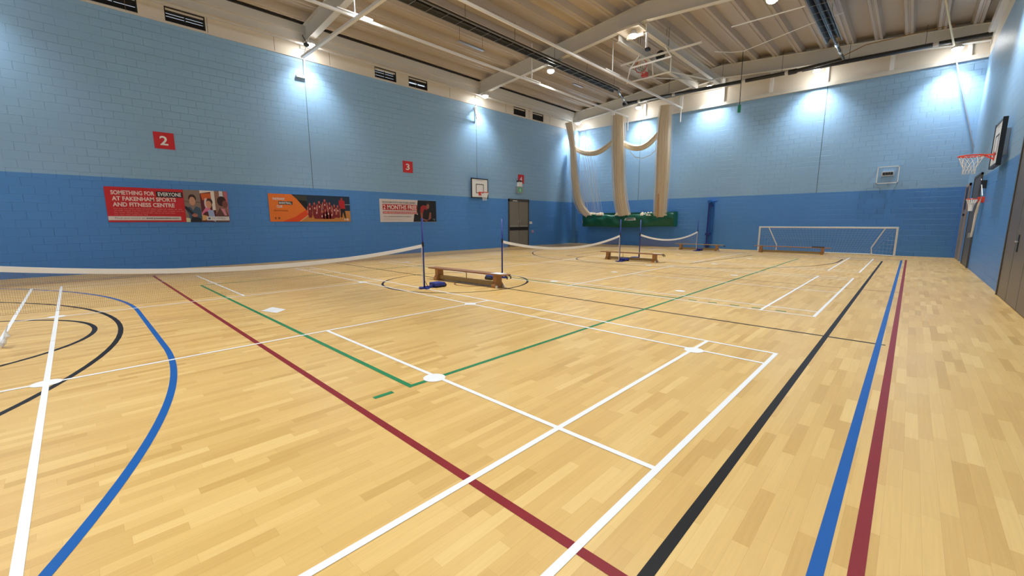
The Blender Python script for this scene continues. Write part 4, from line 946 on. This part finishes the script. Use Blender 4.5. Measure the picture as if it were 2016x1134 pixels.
# right net
r = thing('cricket_net', 'rightmost bundle of cream cricket netting hanging from under the ridge', 'netting', pp(1302, 420), 'gathered cricket nets')
m, pa, ra = bunch([pp(1312, 207, 23.9), pp(1308, 250, 24.0), pp(1306, 300, 24.0), pp(1304, 360, 24.3), pp(1301, 400, 24.6), pp(1300, 425, 24.85)], [.24, .29, .30, .29, .28, .27], 21, 12, .13); m.build('gathered_netting', 'cream_net', r, smooth=True)
strands(pa, ra, 22, 90, 1.3).build('stray_strands', 'sheer', r)
m = MB(); m.tube([pp(1296, 382, 24.2), pp(1294, 428, 24.5)], .035, 6); m.build('hanging_tie', pm(205, 160, 110), r)
m = MB(); rnd = random.Random(9)
for k in range(10):
    px_ = 1318+k*1.8; m.tube([pp(px_, 207+k*.5, 24.0), pp(px_-3, 216+rnd.uniform(-2, 3), 24.0)], .004, 3, cap=False)
m.build('net_hooks', 'sheer', r)
# green bag they lie in
r = thing('netting_bag', 'long green vinyl bag hung on the far wall holding the netting ends', 'bag', (25, 12, 1.2))
NS = 60; m = MB(); rnd = random.Random(3); y0, y1 = 15.25, 9.0
for k in range(NS+1):
    f = k/NS; y = y0+(y1-y0)*f
    sag = .06*math.sin(f*PI*3.2)+.02*rnd.uniform(-1, 1); ztop = 1.93+.08*f+sag*.7-.04*math.sin(PI*f); zbm = 1.16+.05*f+.02*math.sin(f*9)-.03*math.sin(PI*f)
    for j in range(9):
        g = j/8; xx = 24.80-.07*math.sin(PI*g)+.03*math.sin(f*40+g*5)+.02*math.sin(f*17-g*9); m.v.append(Vector((xx, y, zbm+(ztop-zbm)*g)))
    m.v.append(Vector((25.2, y, zbm+.05)));
for k in range(NS):
    for j in range(8): a = k*10+j; m.f.append((a, a+10, a+11, a+1))
    a = k*10; m.f.append((a+9, a+19, a+10, a))
i = len(m.v); 
bo = m.build('vinyl_skirt', 'green', r, smooth=True)
md = bo.modifiers.new('solid', 'SOLIDIFY'); md.thickness = .012
MB().box(25.10, 25.2, y1, y0, 1.2, 2.05).build('back_panel', 'green', r)
MB().box(24.72, 25.2, y1-.03, y1+.02, 1.22, 2.06).build('end_flap', 'green', r)
MB().lathe((25.0, y0+.02, 1.5), [(.2, -.02), (.26, .0), (.2, .05)], 18, 'y').build('rolled_end', 'cream_net', r)
MB().quad((24.70, 12.12, 1.55), (24.70, 11.33, 1.57), (24.70, 11.38, 1.72), (24.70, 12.05, 1.70)).build('maker_label', 'white', r)
MB().poly([(24.69, 12.0, 1.61), (24.69, 11.44, 1.625), (24.69, 11.44, 1.665), (24.69, 11.7, 1.68), (24.69, 12.0, 1.67)]).build('maker_print', pm(60, 70, 60), r)
m = MB(); rnd = random.Random(4)
for (px0, px1, n_) in ((1150, 1188, 10), (1213, 1240, 6), (1262, 1318, 10)):
    for k in range(n_):
        c = pp(px0+(px1-px0)*(k+.5)/n_, 421-.02*k, 24.9); h = rnd.uniform(.03, .10); wv = rnd.uniform(.1, .2)
        m.lathe(c-Vector((0, 0, .06)), [(wv, -.05), (wv*.9, .02), (wv*.5, .06+h*.6), (.02, .08+h)], 9)
m.build('bundled_net_ends', 'cream_net', r, smooth=False)
for o in D.objects:
    if '_o' in o: del o['_o']
